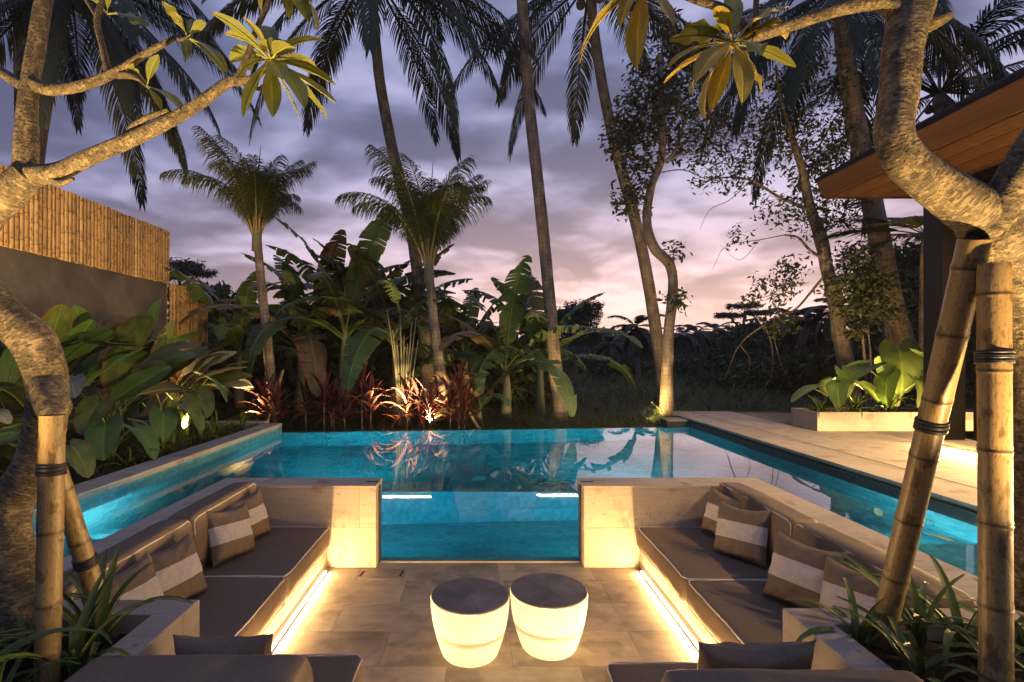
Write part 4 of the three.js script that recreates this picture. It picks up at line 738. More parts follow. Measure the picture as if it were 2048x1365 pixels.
// azimuths: 0 looks towards the camera (+z), PI/2 to the right
coconut('tall coconut palm with a straight grey trunk rising behind the middle of the infinity edge', [at(1121, 842, 11.6), at(1108, 700, 11.6), at(1085, 450, 11.7), at(1058, 200, 11.8), at(1044, 0, 11.9), at(1028, -300, 12), at(1020, -430, 12.1)], 0.145, 0.118, { seed: 31, low: 2, n: 12 });
coconut('leaning coconut palm crossing behind the slender bare-stemmed tree', [at(1338, 850, 13.6), at(1318, 700, 13.6), at(1280, 480, 13.6), at(1225, 270, 13.6), at(1192, 90, 13.6), at(1180, -30, 13.6)], 0.165, 0.125, { seed: 32, low: 3, n: 13, bias: [[-1.0, 9], [1.2, 9]] });
coconut('coconut palm with long hanging fronds behind the second young palm', [at(858, 800, 12.4), at(846, 640, 12.4), at(822, 460, 12.4), at(785, 300, 12.5), at(758, 150, 12.5), at(745, 0, 12.6), at(741, -50, 12.6)], 0.15, 0.115, { seed: 33, low: 3, n: 17, bias: [[1.25, 8, 1.05], [0.9, 9, 1.1], [-1.2, 8], [-0.8, 10], [1.7, 8, 1.1]] });
coconut('coconut palm leaning towards the villa behind the sparse leafy tree', [at(1822, 760, 11.6), at(1790, 630, 11.6), at(1752, 440, 11.7), at(1716, 260, 11.8), at(1690, 100, 11.9), at(1680, -20, 12)], 0.235, 0.165, { seed: 34, low: 3, bias: [[-1.3, 9], [-0.9, 10], [-0.3, 11], [1.2, 9], [0.7, 10]] });
coconut('dark-stemmed coconut palm behind the upright frangipani branch', [at(20, 640, 11.5), at(62, 400, 11.5), at(82, 250, 11.5), at(110, 90, 11.5), at(135, -30, 11.5)], 0.16, 0.13, { seed: 35, low: 3, bias: [[1.0, 10], [0.5, 11], [-0.4, 11], [1.4, 9], [1.9, 9], [0.9, 8]] });
coconut('pale-stemmed coconut palm at the fence side edge of the view', [at(50, 640, 13), at(46, 300, 13), at(42, 100, 13), at(38, -130, 13)], 0.17, 0.15, { seed: 36, low: 3 });
coconut('coconut palm with raised fronds standing behind the villa roof', [at(1890, 640, 15), at(1885, 430, 15), at(1882, 250, 15), at(1880, 190, 15)], 0.17, 0.14, { seed: 37, low: 0, n: 20, s: 0.9, bias: [[1.2, 0, 1.05], [1.45, 1, 1.1], [1.3, 2, 1.05], [-1.2, 2], [-1.5, 4]] });

// ------------------------------------------------------------------ young coconut palms in the far bed
const YF = []; for (let k = 0; k < 10; k++) YF.push(frondGeo({ len: 1.9 + ((k * 7) % 5) * 0.16, elev: 1.56 - k * 0.045, curl: 0.6 + ((k * 3) % 10) * 0.17, cexp: 2.4 - k * 0.06, n: 60, ll: 0.62, lw: 0.021, hang: 1.5, vee: 0.3, petiole: 0.27, rad: 0.026, seed: 540 + k, groups: true }));
function youngPalm(label, path, r0, r1, seed, s) {
  const q = rng(seed), base = path[0], t = thing('young_palm', label, 'palm', base, 0, 'young palms in the far bed'), rel = path.map((p) => p.clone().sub(base)), top = rel[rel.length - 1];
  mesh('trunk', tube(rel, rel.map((_, i) => lerp(r0, r1, i / (rel.length - 1))), { rs: 12, seg: rel.length * 9, lump: 0.10, freq: 3, seed }), M.palmbark, t);
  const cr = new THREE.Group(); cr.name = 'crown'; cr.position.copy(top); t.add(cr);
  for (let k = 0; k < 24; k++) { const az = k * 2.39996 + q() * 0.4, lev = Math.min(9, Math.floor(k / 24 * 10)); const f = mesh('frond', YF[lev], [M.frondYoung, M.petiole], cr); f.rotation.y = az; f.scale.setScalar(s * (0.9 + 0.2 * q())); f.position.set(Math.sin(az) * 0.05, -0.5 + 0.03 * k * 0.2, Math.cos(az) * 0.05); }
  mesh('spear_leaf', tube([V(0, -0.3, 0), V(0.03, 0.8, 0.02), V(0.10, 1.75 * s, 0.03)], [0.03, 0.022, 0.004], { rs: 6, seg: 8 }), M.frondYoung, cr);
  const sh = mesh('leaf_sheath', tube([V(0, -0.65, 0), V(0.01, -0.2, 0), V(0.02, 0.15, 0)], [r1 * 1.25, r1 * 1.35, 0.03], { rs: 9, seg: 8, lump: 0.12, seed }), M.paleStem, cr);
}
youngPalm('shorter young palm with bushy drooping crown nearest the bamboo fence', [at(548, 830, 10.7), at(540, 740, 10.7), at(528, 620, 10.7), at(518, 520, 10.7), at(513, 440, 10.7)], 0.115, 0.075, 61, 0.88);
youngPalm('young palm lit from below with fronds fanning over the banana leaves', [at(896, 830, 10.8), at(882, 750, 10.8), at(868, 650, 10.8), at(860, 560, 10.8), at(857, 500, 10.8)], 0.12, 0.078, 62, 1.06);
function stake(label, a, b, r, group) { const t = thing('bamboo_stake', label, 'stake', a, 0, group), d = b.clone().sub(a), g = bambooGeo(d.length(), r, 0.34, Math.round(r * 999), 10); const m = mesh('culm', g, M.bamboos[2], t); m.quaternion.setFromUnitVectors(V(0, 1, 0), d.normalize()); }
stake('short bamboo stake propping the shorter young palm', at(530, 858, 10.4), at(566, 740, 10.6), 0.032, 'stakes of the young palms');
stake('slanting bamboo stake lit by the lamp beside the second young palm', at(964, 868, 10.25), at(884, 742, 10.7), 0.038, 'stakes of the young palms');

// ------------------------------------------------------------------ bananas
const BL = []; for (let k = 0; k < 9; k++) BL.push(bladeGeo({ len: 1.9 + (k % 3) * 0.2, wid: 0.52, elev: 1.35 - k * 0.10, bend: 0.9 + k * 0.17, fold: 0.12 - 0.10 * (k % 4), segs: 26, tears: [0.45, 0.8, 1, 0.65, 0.9][k % 5], stalk: 0.45, seed: 700 + k, pw: 0.85, tipw: 0.55 }));
const bananaGroup = 'banana plants behind the far bed';
function banana(label, p, h, s, n, seed, azs) {
  const q = rng(seed), t = thing('banana_plant', label, 'banana plant', p, q() * 6, bananaGroup);
  mesh('stem', tube([V(0, 0, 0), V(0.02, h * 0.5, 0.03), V(0, h, 0)], [0.13 * s, 0.10 * s, 0.06 * s], { rs: 9, seg: 8, lump: 0.08, seed }), M.paleStem, t);
  for (let k = 0; k < n; k++) { const lev = Math.min(8, Math.floor(k / n * 9)); const f = mesh('leaf', BL[lev], M.banana[Math.floor(q() * 3.35)], t); f.position.set(0, h - 0.02 * k, 0); f.rotation.y = (azs ? azs[k % azs.length] : k * 2.39996) + q() * 0.5; f.rotation.z = (q() - 0.5) * 0.3; f.scale.setScalar(s * (0.85 + 0.3 * q())); }
}
banana('banana plant just beyond the end of the bamboo screen', at(480, 815, 12.6), 1.3, 1.05, 10, 71);
banana('banana plant with leaves crossing behind the shorter young palm', at(600, 830, 12.8), 1.7, 1.2, 11, 72);
banana('tallest banana plant between the two young palms', at(690, 830, 12.4), 2.0, 1.25, 12, 73);
banana('banana plant tight behind the stem of the second young palm', at(790, 830, 12.8), 1.8, 1.2, 11, 74);
banana('banana plant at the back between the shorter young palm and the tallest banana', at(640, 820, 13.8), 1.9, 1.2, 11, 79);
banana('banana plant at the back behind the pale leaf stalks', at(745, 820, 14), 2.0, 1.2, 11, 80);
banana('low banana plant on the fence side of the tall middle trunk', at(1010, 835, 11.6), 1.15, 1.1, 11, 75);
banana('banana plant partly hidden behind the tall middle trunk', at(1080, 840, 12.4), 1.35, 1.1, 11, 76);
banana('banana plant at the back with a torn frond over the field', at(930, 830, 13.4), 1.5, 1.15, 11, 77);
banana('small banana plant low beside the low one at the edge grass', at(960, 842, 10.9), 0.25, 0.55, 7, 78);
{ // traveller's fan of pale leaf stalks between the bananas
  const t = thing('fan_plant', 'clump of tall pale leaf stalks rising between the two young palms', 'plant', at(808, 850, 11.1)), q = rng(81);
  for (let k = 0; k < 9; k++) { const a = (k - 4) * 0.025, h = 1.7 + q() * 0.9; mesh('leaf_stalk', tube([V((k - 4) * 0.03, 0, q() * 0.1), V((k - 4) * 0.045, h * 0.5, 0.05), V((k - 4) * 0.03 + Math.sin(a) * h, h, 0)], [0.028, 0.02, 0.012], { rs: 6, seg: 8, seed: k }), M.paleStem, t); if (k % 2) { const f = mesh('leaf', BL[1 + k % 4], M.banana[k % 3], t); f.position.set((k - 4) * 0.03 + Math.sin(a) * h, h - 0.2, 0); f.rotation.y = a * 6 + (k % 3) * 2; f.scale.setScalar(0.62); } }
}
// ------------------------------------------------------------------ red cordylines along the far edge
const CL = [0, 1, 2, 3].map((k) => bladeGeo({ len: 0.62 + 0.06 * k, wid: 0.085, elev: 1.25 - 0.25 * k, bend: 0.6 + 0.45 * k, fold: 0.35, segs: 6, seed: 720 + k, pw: 0.9, tipw: 0.6 }));
[[530, 842, 0.42], [552, 846, 0.34], [612, 842, 0.40], [648, 845, 0.46], [668, 848, 0.38], [724, 844, 0.62], [742, 850, 0.45], [815, 848, 0.42], [838, 852, 0.38], [858, 846, 0.34], [900, 850, 0.46], [918, 846, 0.62], [930, 856, 0.36], [690, 852, 0.36]].sort((a, b) => a[0] - b[0]).forEach(([u, v, h], i) => {
  h *= 1.4; const q = rng(900 + i), d = 10.15 + q() * 0.35, p = at(u, v + 10, d), t = thing('cordyline', 'dark red cordyline, ' + ORD[i] + ' from the fence in the row beyond the infinity edge', 'plant', p, q() * 6, 'red cordylines beyond the infinity edge');
  mesh('cane', tube([V(0, -0.25, 0), V(0.01, h * 0.5, 0), V(0, h, 0)], [0.018, 0.015, 0.01], { rs: 6, seg: 5 }), M.twig, t);
  for (let k = 0; k < 17; k++) { const f = mesh('leaf', CL[Math.min(3, Math.floor(k / 17 * 4))], M.cordy[Math.floor(q() * 3)], t); f.position.y = h - k * h * 0.045; f.rotation.y = k * 2.39996; f.scale.setScalar(0.75 + q() * 0.35); }
});

// ------------------------------------------------------------------ two frangipani trees in the corner planters
const FL = [0, 1, 2, 3].map((k) => bladeGeo({ len: 0.30, wid: 0.080 + 0.005 * k, elev: 0, bend: 0.15 + 0.22 * k, fold: 0.16, segs: 12, stalk: 0.045, seed: 740 + k, pw: 1.12, tipw: 0.8, wave: 0.05 }));
const FLtorn = bladeGeo({ len: 0.30, wid: 0.10, elev: 0, bend: 0.75, fold: -0.1, segs: 12, stalk: 0.045, seed: 747, pw: 1.1, tipw: 0.7, wave: 0.3, twist: 0.9 });
function limb(tree, name, base, pts, rads, seed, lump = 0.09) { return mesh(name, tube(pts.map((p) => p.clone().sub(base)), rads, { rs: 18, seg: pts.length * 12, lump: lump * 1.35, freq: 4, seed }), M.bark, tree); }
function leafTo(tree, base, c, tip, mats, seed, k = 1) {   // a leaf from the shoot tip c towards a point; its upper side turned mostly up
  const q = rng(seed), d = tip.clone().sub(c), L = d.length(), m = mesh('leaf', q() < 0.12 ? FLtorn : FL[Math.floor(q() * 4)], mats[Math.floor(q() * mats.length)], tree);
  m.position.copy(c).sub(base); m.rotation.set(-Math.asin(clamp(d.y / L, -1, 1)) - 0.12, Math.atan2(d.x, d.z), (q() - 0.5) * 0.9, 'YXZ'); m.scale.set(k, 1, 1).multiplyScalar(L / 0.335); return m;
}
{ // fence side
  const base = at(34, 1300, 2.42), tree = thing('frangipani_tree', 'frangipani with a crooked pale trunk rising from the planter beside the fence', 'tree', base);
  const A = (u, v, d = 2.4) => at(u, v, d);
  limb(tree, 'trunk', base, [A(34, 1300, 2.42), A(30, 1150, 2.46), A(20, 1010, 2.5), A(70, 930, 2.52), A(88, 850, 2.5), A(92, 760, 2.46), A(66, 685, 2.44), A(4, 628, 2.42), A(-60, 540, 2.4), A(-45, 455, 2.38), A(10, 395, 2.36), A(58, 345, 2.35)], [0.107, 0.095, 0.086, 0.093, 0.086, 0.084, 0.093, 0.086, 0.077, 0.073, 0.069, 0.067], 101, 0.12);
  limb(tree, 'knob', base, [A(92, 770, 2.44), A(104, 815, 2.36), A(104, 846, 2.31)], [0.073, 0.071, 0.047], 102, 0.16);
  limb(tree, 'limb', base, [A(52, 352, 2.35), A(52, 290, 2.36), A(55, 200, 2.38), A(72, 95, 2.42), A(92, -20, 2.46), A(110, -90, 2.5)], [0.053, 0.046, 0.038, 0.036, 0.033, 0.030], 103);
  limb(tree, 'limb', base, [A(62, 350, 2.34), A(110, 345, 2.3), A(190, 310, 2.26), A(280, 270, 2.22), A(380, 218, 2.18), A(462, 162, 2.14), A(478, 160, 2.13)], [0.046, 0.040, 0.033, 0.031, 0.024, 0.020, 0.018], 104);
  limb(tree, 'branch', base, [A(255, 285, 2.24), A(262, 262, 2.23), A(290, 238, 2.2), A(338, 220, 2.18)], [0.022, 0.018, 0.014, 0.010], 105);
  limb(tree, 'branch', base, [A(95, 352, 2.31), A(118, 366, 2.28), A(146, 358, 2.25)], [0.018, 0.015, 0.008], 106);
  limb(tree, 'branch', base, [A(60, 165, 2.39), A(95, 178, 2.36), A(160, 172, 2.32), A(228, 146, 2.28), A(290, 108, 2.24), A(352, 74, 2.2)], [0.030, 0.027, 0.022, 0.020, 0.015, 0.010], 107);
  limb(tree, 'branch', base, [A(216, 148, 2.29), A(206, 100, 2.3), A(194, 38, 2.32), A(212, -20, 2.34), A(222, -60, 2.36)], [0.018, 0.014, 0.013, 0.011, 0.010], 108);
  limb(tree, 'branch', base, [A(194, 36, 2.32), A(168, -8, 2.34)], [0.010, 0.008], 109);
  limb(tree, 'branch', base, [A(46, 172, 2.38), A(10, 150, 2.4), A(-40, 120, 2.42)], [0.026, 0.024, 0.021], 110);
  limb(tree, 'branch', base, [A(235, 150, 2.28), A(262, 152, 2.25), A(277, 158, 2.23), A(292, 172, 2.2)], [0.016, 0.013, 0.009, 0.006], 111);
  limb(tree, 'branch', base, [A(474, 162, 2.13), A(496, 110, 2.12), A(512, 60, 2.12), A(535, 8, 2.13), A(548, -60, 2.14)], [0.017, 0.013, 0.011, 0.010, 0.009], 112);
  limb(tree, 'branch', base, [A(472, 164, 2.13), A(505, 158, 2.1), A(528, 138, 2.08), A(540, 122, 2.07)], [0.017, 0.015, 0.013, 0.010], 113);
  limb(tree, 'branch', base, [A(490, 168, 2.12), A(518, 178, 2.09), A(525, 172, 2.08)], [0.010, 0.008, 0.007], 114);
  limb(tree, 'branch', base, [A(352, 74, 2.2), A(362, 80, 2.18), A(376, 74, 2.16)], [0.009, 0.007, 0.006], 115);
  let s = 0; const ros = (u, v, d, tips, mats) => { const c = at(u, v, d); for (const [tu, tv, td, k = 1] of tips) leafTo(tree, base, c, at(tu, tv, td), mats, 1000 + s++, k); };
  ros(541, 118, 2.07, [[640, 55, 2.0, 1.15], [585, 90, 1.86, 1.1], [676, 160, 2.08], [660, 210, 2.02], [655, 232, 2.16], [612, 196, 1.9], [592, 238, 2.12], [545, 240, 1.95, 0.9], [478, 232, 2.05, 0.9], [535, 40, 2.2], [498, 30, 2.0], [462, 62, 2.15], [430, 20, 1.98], [462, 138, 1.92, 0.9], [520, 60, 1.88], [576, 60, 2.24], [625, 120, 2.25], [560, 170, 1.85], [470, 98, 2.26]], M.frangi);
  ros(376, 74, 2.16, [[330, 2, 2.1, 0.9], [415, 38, 2.1], [455, 122, 2.1], [444, 142, 2.14], [372, 108, 2.08], [382, 38, 2.2]], M.frangi);
  ros(293, 172, 2.2, [[312, 105, 2.12, 1.1], [322, 214, 2.16], [366, 206, 2.14], [268, 128, 2.26]], M.frangi);
  ros(214, 26, 2.34, [[292, 34, 2.28], [218, -30, 2.3], [168, -20, 2.3]], M.frangi);
  ros(548, -60, 2.14, [[580, 28, 2.1], [660, 40, 2.06], [610, 10, 2.0], [510, 10, 2.1], [470, -30, 2.1]], M.frangi);
}
{ // house side
  const base = at(2085, 1215, 2.12), tree = thing('frangipani_tree', 'thick-limbed frangipani with yellowing leaves rising from the planter beside the villa', 'tree', base);
  const A = (u, v, d = 1.95) => at(u, v, d);
  limb(tree, 'trunk', base, [A(2085, 1215, 2.12), A(2082, 1000, 2.1), A(2066, 820, 2.08), A(2070, 690, 2.05), A(2046, 560, 2.02), A(1994, 468, 1.98), A(1968, 428, 1.96)], [0.112, 0.104, 0.096, 0.094, 0.100, 0.108, 0.094], 121, 0.12);
  limb(tree, 'limb', base, [A(1985, 445, 1.96), A(1920, 402, 1.95), A(1856, 358, 1.94), A(1806, 312, 1.93), A(1790, 268, 1.93), A(1797, 190, 1.94), A(1802, 110, 1.95), A(1822, 20, 1.97), A(1838, -60, 2.0)], [0.096, 0.082, 0.072, 0.069, 0.064, 0.062, 0.066, 0.074, 0.072], 122, 0.12);
  limb(tree, 'limb', base, [A(1985, 448, 1.96), A(2020, 385, 1.9), A(2060, 310, 1.86), A(2110, 230, 1.84)], [0.092, 0.068, 0.062, 0.056], 123, 0.12);
  limb(tree, 'limb', base, [A(1812, 40, 1.96), A(1765, 8, 1.96), A(1690, 16, 1.96), A(1600, 44, 1.96), A(1530, 66, 1.96), A(1500, 74, 1.96)], [0.044, 0.029, 0.025, 0.024, 0.022, 0.024], 124);
  limb(tree, 'branch', base, [A(1504, 74, 1.96), A(1470, 38, 1.96), A(1438, 14, 1.96), A(1404, 4, 1.96), A(1330, -22, 1.95), A(1296, -24, 1.95)], [0.021, 0.018, 0.017, 0.014, 0.013, 0.011], 125);
  limb(tree, 'branch', base, [A(1512, 70, 1.96), A(1512, 20, 1.97), A(1516, -30, 1.98)], [0.012, 0.010, 0.010], 126);
  limb(tree, 'branch', base, [A(1500, 76, 1.96), A(1480, 80, 1.93), A(1466, 82, 1.9)], [0.014, 0.012, 0.009], 127);
  limb(tree, 'branch', base, [A(1858, 45, 1.97), A(1880, 40, 1.94), A(1905, 28, 1.92)], [0.032, 0.021, 0.013], 128, 0.2);
  let s = 0; const ros = (u, v, d, tips, mats) => { const c = at(u, v, d); for (const [tu, tv, td, k = 1] of tips) leafTo(tree, base, c, at(tu, tv, td), mats, 1100 + s++, k); };
  ros(1467, 84, 1.9, [[1336, 104, 1.86], [1350, 180, 1.84, 0.95], [1378, 226, 1.88, 0.95], [1434, 224, 1.86, 0.95], [1541, 172, 1.88], [1590, 132, 1.86, 1.1], [1346, 60, 1.96], [1382, 34, 1.9], [1470, -20, 2.0], [1560, -6, 1.96, 1.1], [1588, 34, 2.02], [1430, 0, 1.78], [1540, 90, 1.72], [1400, 130, 1.74], [1500, 190, 1.76], [1325, 150, 2.0], [1560, 60, 2.06]], [...M.frangiOld, M.frangi[0]]);
  ros(1290, -36, 1.92, [[1131, 96, 1.9], [1272, 130, 1.88, 1.15], [1345, 46, 1.84, 1.15], [1236, 30, 1.84], [1190, -10, 1.9], [1330, -90, 1.9]], M.frangiOld);
}
// bamboo props of the two trees
const propGroup = 'bamboo props of the frangipanis';
function prop(label, a, b, r, seed, ties) {
  const t = thing('bamboo_prop', label, 'bamboo pole', a, 0, propGroup), d = b.clone().sub(a), L = d.length(), q = new THREE.Quaternion().setFromUnitVectors(V(0, 1, 0), d.clone().normalize());
  const m = mesh('culm', bambooGeo(L, r, 0.29, seed, 28), M.props, t); m.quaternion.copy(q);
  for (const y of ties) { const g = []; for (let k = 0; k < 5; k++) g.push(new THREE.TorusGeometry(r * 1.03 + 0.001, 0.006, 6, 28).rotateX(Math.PI / 2 + (k % 2 ? 0.05 : -0.04)).translate(0, y + k * 0.0095, 0)); const b2 = mesh('strap', mergeGeometries(g), M.strap, t); b2.quaternion.copy(q); }
}
M.props = std({ vertexColors: true, color: C(0.46, 0.37, 0.215), map: T.bamboo.map, bumpMap: T.bamboo.raw, bumpScale: 0.003, roughness: 0.42 });
prop('upright bamboo prop under the knob of the frangipani beside the fence', V(-1.793, 0.66, -2.15), V(-1.785, 1.845, -2.17), 0.045, 331, [0.94]);
prop('slanting bamboo prop under the frangipani beside the fence', V(-1.815, 0.62, -2.58), at(100, 905, 2.30), 0.042, 332, [0.50]);
prop('upright mottled bamboo prop under the frangipani beside the villa', V(1.885, 0.66, -1.88), at(1988, 528, 1.89), 0.047, 333, [1.41]);
prop('slanting bamboo prop leaning from the planter to the frangipani beside the villa', V(1.93, 0.64, -2.5), at(1950, 478, 1.93), 0.049, 334, [1.2]);

// ------------------------------------------------------------------ strap-leaved lilies in the planters and beds
const LL = [0, 1, 2, 3, 4].map((k) => bladeGeo({ len: 0.44 + 0.05 * (k % 3), wid: 0.042, elev: 1.35 - 0.16 * k, bend: 0.8 + 0.42 * k, fold: 0.32, segs: 8, seed: 760 + k, pw: 0.6, tipw: 0.55 }));
function lily(label, p, s, n, seed, group) {
  const q = rng(seed), t = thing('strap_lily', label, 'plant', p, q() * 6, group);
  for (let k = 0; k < n; k++) { const f = mesh('leaf', LL[Math.floor(q() * 5)], M.lily[Math.floor(q() * 3)], t); f.position.set((q() - 0.5) * 0.04, 0, (q() - 0.5) * 0.04); f.rotation.set(0, k * 2.39996 + q() * 0.5, (q() - 0.5) * 0.4, 'YXZ'); f.scale.set(1, 1, 1).multiplyScalar(s * (0.7 + 0.55 * q())); }
}
const pl = 'strap-leaved lilies in the corner planters';
[[-2.22, -2.46, 0.9], [-2.02, -2.30, 0.85], [-1.78, -2.40, 1.0], [-1.74, -2.22, 0.85], [-2.24, -2.12, 0.9], [-2.02, -2.02, 0.9], [-1.86, -1.98, 0.8], [-2.2, -1.82, 0.9], [-2.0, -1.74, 0.85]].sort((a, b) => a[1] - b[1]).forEach(([x, z, s], i) => lily('strap-leaved lily in the fence side corner planter, ' + ORD[i] + ' from its rear wall', V(x, 0.715, z), s, 11, 1200 + i, pl));
[[1.80, -2.44, 0.8], [2.06, -2.40, 0.95], [2.28, -2.42, 0.9], [2.45, -2.30, 0.9], [1.84, -2.16, 0.8], [2.12, -2.12, 0.7], [2.36, -2.06, 1.0], [2.18, -1.86, 0.9], [2.46, -1.86, 0.85]].sort((a, b) => a[1] - b[1]).forEach(([x, z, s], i) => lily('strap-leaved lily in the house side corner planter, ' + ORD[i] + ' from its rear wall', V(x, 0.725, z), s, 10, 1220 + i, pl));
[5.62, 5.9, 6.16, 6.42, 6.76, 7.05, 7.4].forEach((x, i) => lily('strap-leaved lily in the deck planter, ' + ORD[i] + ' from its pool end', V(x, 1.12, -8.5 - 0.3 * (i % 2)), 0.85, 12, 1240 + i, 'strap-leaved lilies in the deck planter'));
{ const q = rng(1300); for (let i = 0; i < 17; i++) { const z = -8.9 + i * 0.42; lily('strap-leaved lily edging the bed behind the pool coping, ' + ORD[i] + ' from its far end', V(-4.02 - q() * 0.28, 0.775, z), 0.72 + q() * 0.3, 9, 1260 + i, 'lilies edging the garden bed'); } }

// ------------------------------------------------------------------ elephant ears
const HG = [0, 1, 2].map((k) => heartGeo({ len: 0.56, wid: 0.44, droop: 0.3 + 0.15 * k, cup: 0.22, seed: 780 + k }));
function elephantEar(label, p, leaves, mats, seed, group, turn = 0) {       // leaves: [azimuth, reach, height, size, tilt]
  const t = thing('elephant_ear', label, 'plant', p, turn, group);
  leaves.forEach(([az, reach, h, s, tilt], k) => {
    const x = Math.sin(az) * reach, z = Math.cos(az) * reach, top = V(x, h, z); mesh('leaf_stalk', tube([V(0, -0.03, 0), V(x * 0.25, h * 0.55, z * 0.25), top], [0.024 * s + 0.006, 0.018 * s + 0.003, 0.008], { rs: 7, seg: 9 }), M.stem, t);
    const f = mesh('leaf', HG[k % 3], mats[(k + seed) % mats.length], t); f.position.copy(top); f.rotation.set(seed > 2 ? tilt - 0.25 : tilt, az, ((k * 7 + seed) % 5 - 2) * 0.12, 'YXZ'); f.scale.setScalar(seed > 2 ? s * 0.85 : s);
  });
}
elephantEar('large pale green elephant ear at the villa end of the deck planter', V(6.95, 1.12, -8.62), [[-1.5, 0.52, 0.78, 1.25, 0.45], [-0.2, 0.14, 1.0, 1.35, 1.25], [0.8, 0.35, 0.92, 1.15, 0.9], [1.5, 0.5, 0.62, 1.0, 0.6], [-1.0, 0.3, 0.6, 0.9, 0.95], [0.3, 0.35, 0.55, 0.8, 1.1], [2.6, 0.3, 0.85, 1.1, 0.5]], M.taro, 1, 'elephant ears in the deck planter');
elephantEar('smaller elephant ear at the pool end of the deck planter', V(6.02, 1.12, -8.66), [[-1.6, 0.42, 0.42, 0.85, 0.4], [-0.6, 0.25, 0.48, 0.75, 0.8], [1.5, 0.32, 0.50, 0.85, 0.35], [0.4, 0.10, 0.66, 0.8, 1.2], [2.9, 0.25, 0.55, 0.8, 0.6]], M.taro, 2, 'elephant ears in the deck planter');
const eg = 'elephant ears in the garden bed';
elephantEar('elephant ear lit by the spike lamp beside the pool coping', V(-4.72, 0.775, -8.35), [[0.9, 0.42, 0.72, 1.15, 0.9], [1.6, 0.35, 0.95, 1.2, 0.8], [-0.6, 0.4, 0.85, 1.1, 0.8], [0.2, 0.3, 0.55, 0.95, 1.1], [2.4, 0.4, 0.8, 1, 0.5]], M.big, 3, eg);
elephantEar('elephant ear with low dark leaves behind the bamboo post', V(-4.35, 0.775, -6.1), [[0.5, 0.35, 0.52, 1.0, 1.0], [1.4, 0.4, 0.45, 0.95, 0.9], [-0.7, 0.4, 0.6, 1.0, 0.9], [0.0, 0.2, 0.75, 0.9, 1.0], [2.2, 0.3, 0.5, 0.8, 0.8]], M.big, 4, eg);
elephantEar('elephant ear in the middle of the garden bed edge', V(-4.4, 0.775, -7.2), [[0.6, 0.3, 0.5, 0.95, 1.1], [1.5, 0.35, 0.62, 1.0, 0.9], [-0.4, 0.3, 0.7, 1.0, 0.9], [2.6, 0.3, 0.6, 0.85, 0.6]], M.big, 5, eg);
elephantEar('elephant ear tucked behind the coping near the frangipani', V(-4.3, 0.775, -5.2), [[0.4, 0.3, 0.42, 0.8, 1.0], [1.3, 0.3, 0.4, 0.8, 0.9], [-0.8, 0.35, 0.5, 0.85, 0.8]], M.big, 6, eg);

// ------------------------------------------------------------------ tall paddle-leaved plants against the wall
const PG = [0, 1, 2, 3, 4].map((k) => bladeGeo({ len: 0.82, wid: 0.34, elev: 0, bend: 0.15 + 0.22 * k, fold: 0.2 - 0.05 * k, segs: 12, seed: 800 + k, pw: 0.95, tipw: 0.6, wave: 0.06 }));
function paddle(label, p, n, h, seed, pale = 0) {
  const q = rng(seed), t = thing('paddle_leaf_plant', label, 'plant', p, 0, 'tall paddle-leaved plants against the garden wall');
  for (let k = 0; k < n; k++) {
    const az = -0.9 + q() * 3.6, reach = 0.15 + q() * 0.5, hh = h * (0.55 + 0.5 * q()), x = Math.sin(az) * reach, z = Math.cos(az) * reach, top = V(x, hh, z), o = V((q() - 0.5) * 0.3, 0, (q() - 0.5) * 0.3);
    mesh('leaf_stalk', tube([o, V(o.x + x * 0.2, hh * 0.55, o.z + z * 0.2), top], [0.014, 0.011, 0.006], { rs: 6, seg: 8 }), M.stem, t);
    const f = mesh('leaf', PG[Math.floor(q() * 5)], k < pale ? M.pale : M.big[Math.floor(q() * 4)], t); f.position.copy(top); f.rotation.set(-(k < pale ? -0.3 + 0.8 * q() : 0.5 + 0.9 * q()), az + (q() - 0.5) * 0.8, (q() - 0.5) * 1.2, 'YXZ'); f.scale.setScalar(0.8 + 0.45 * q());
  }
}
paddle('paddle-leaved plant at the end of the rendered wall with waxy pale undersides', V(-5.45, 0.775, -9.05), 11, 0.95, 1401, 4);
paddle('paddle-leaved plant with an upright leaf before the dark rendered wall', V(-5.75, 0.775, -8.3), 12, 1.4, 1402, 2);
paddle('paddle-leaved plant in the middle of the garden bed', V(-5.4, 0.775, -7.4), 12, 1.2, 1403, 3);
paddle('tall paddle-leaved plant rising against the middle of the rendered wall', V(-5.9, 0.775, -6.9), 11, 1.2, 1404, 1);
paddle('paddle-leaved plant behind the knob of the frangipani', V(-5.2, 0.775, -6.3), 11, 1.15, 1405, 2);
paddle('paddle-leaved plant at the view edge beside the frangipani trunk', V(-5.6, 0.775, -5.4), 11, 1.15, 1406, 2);
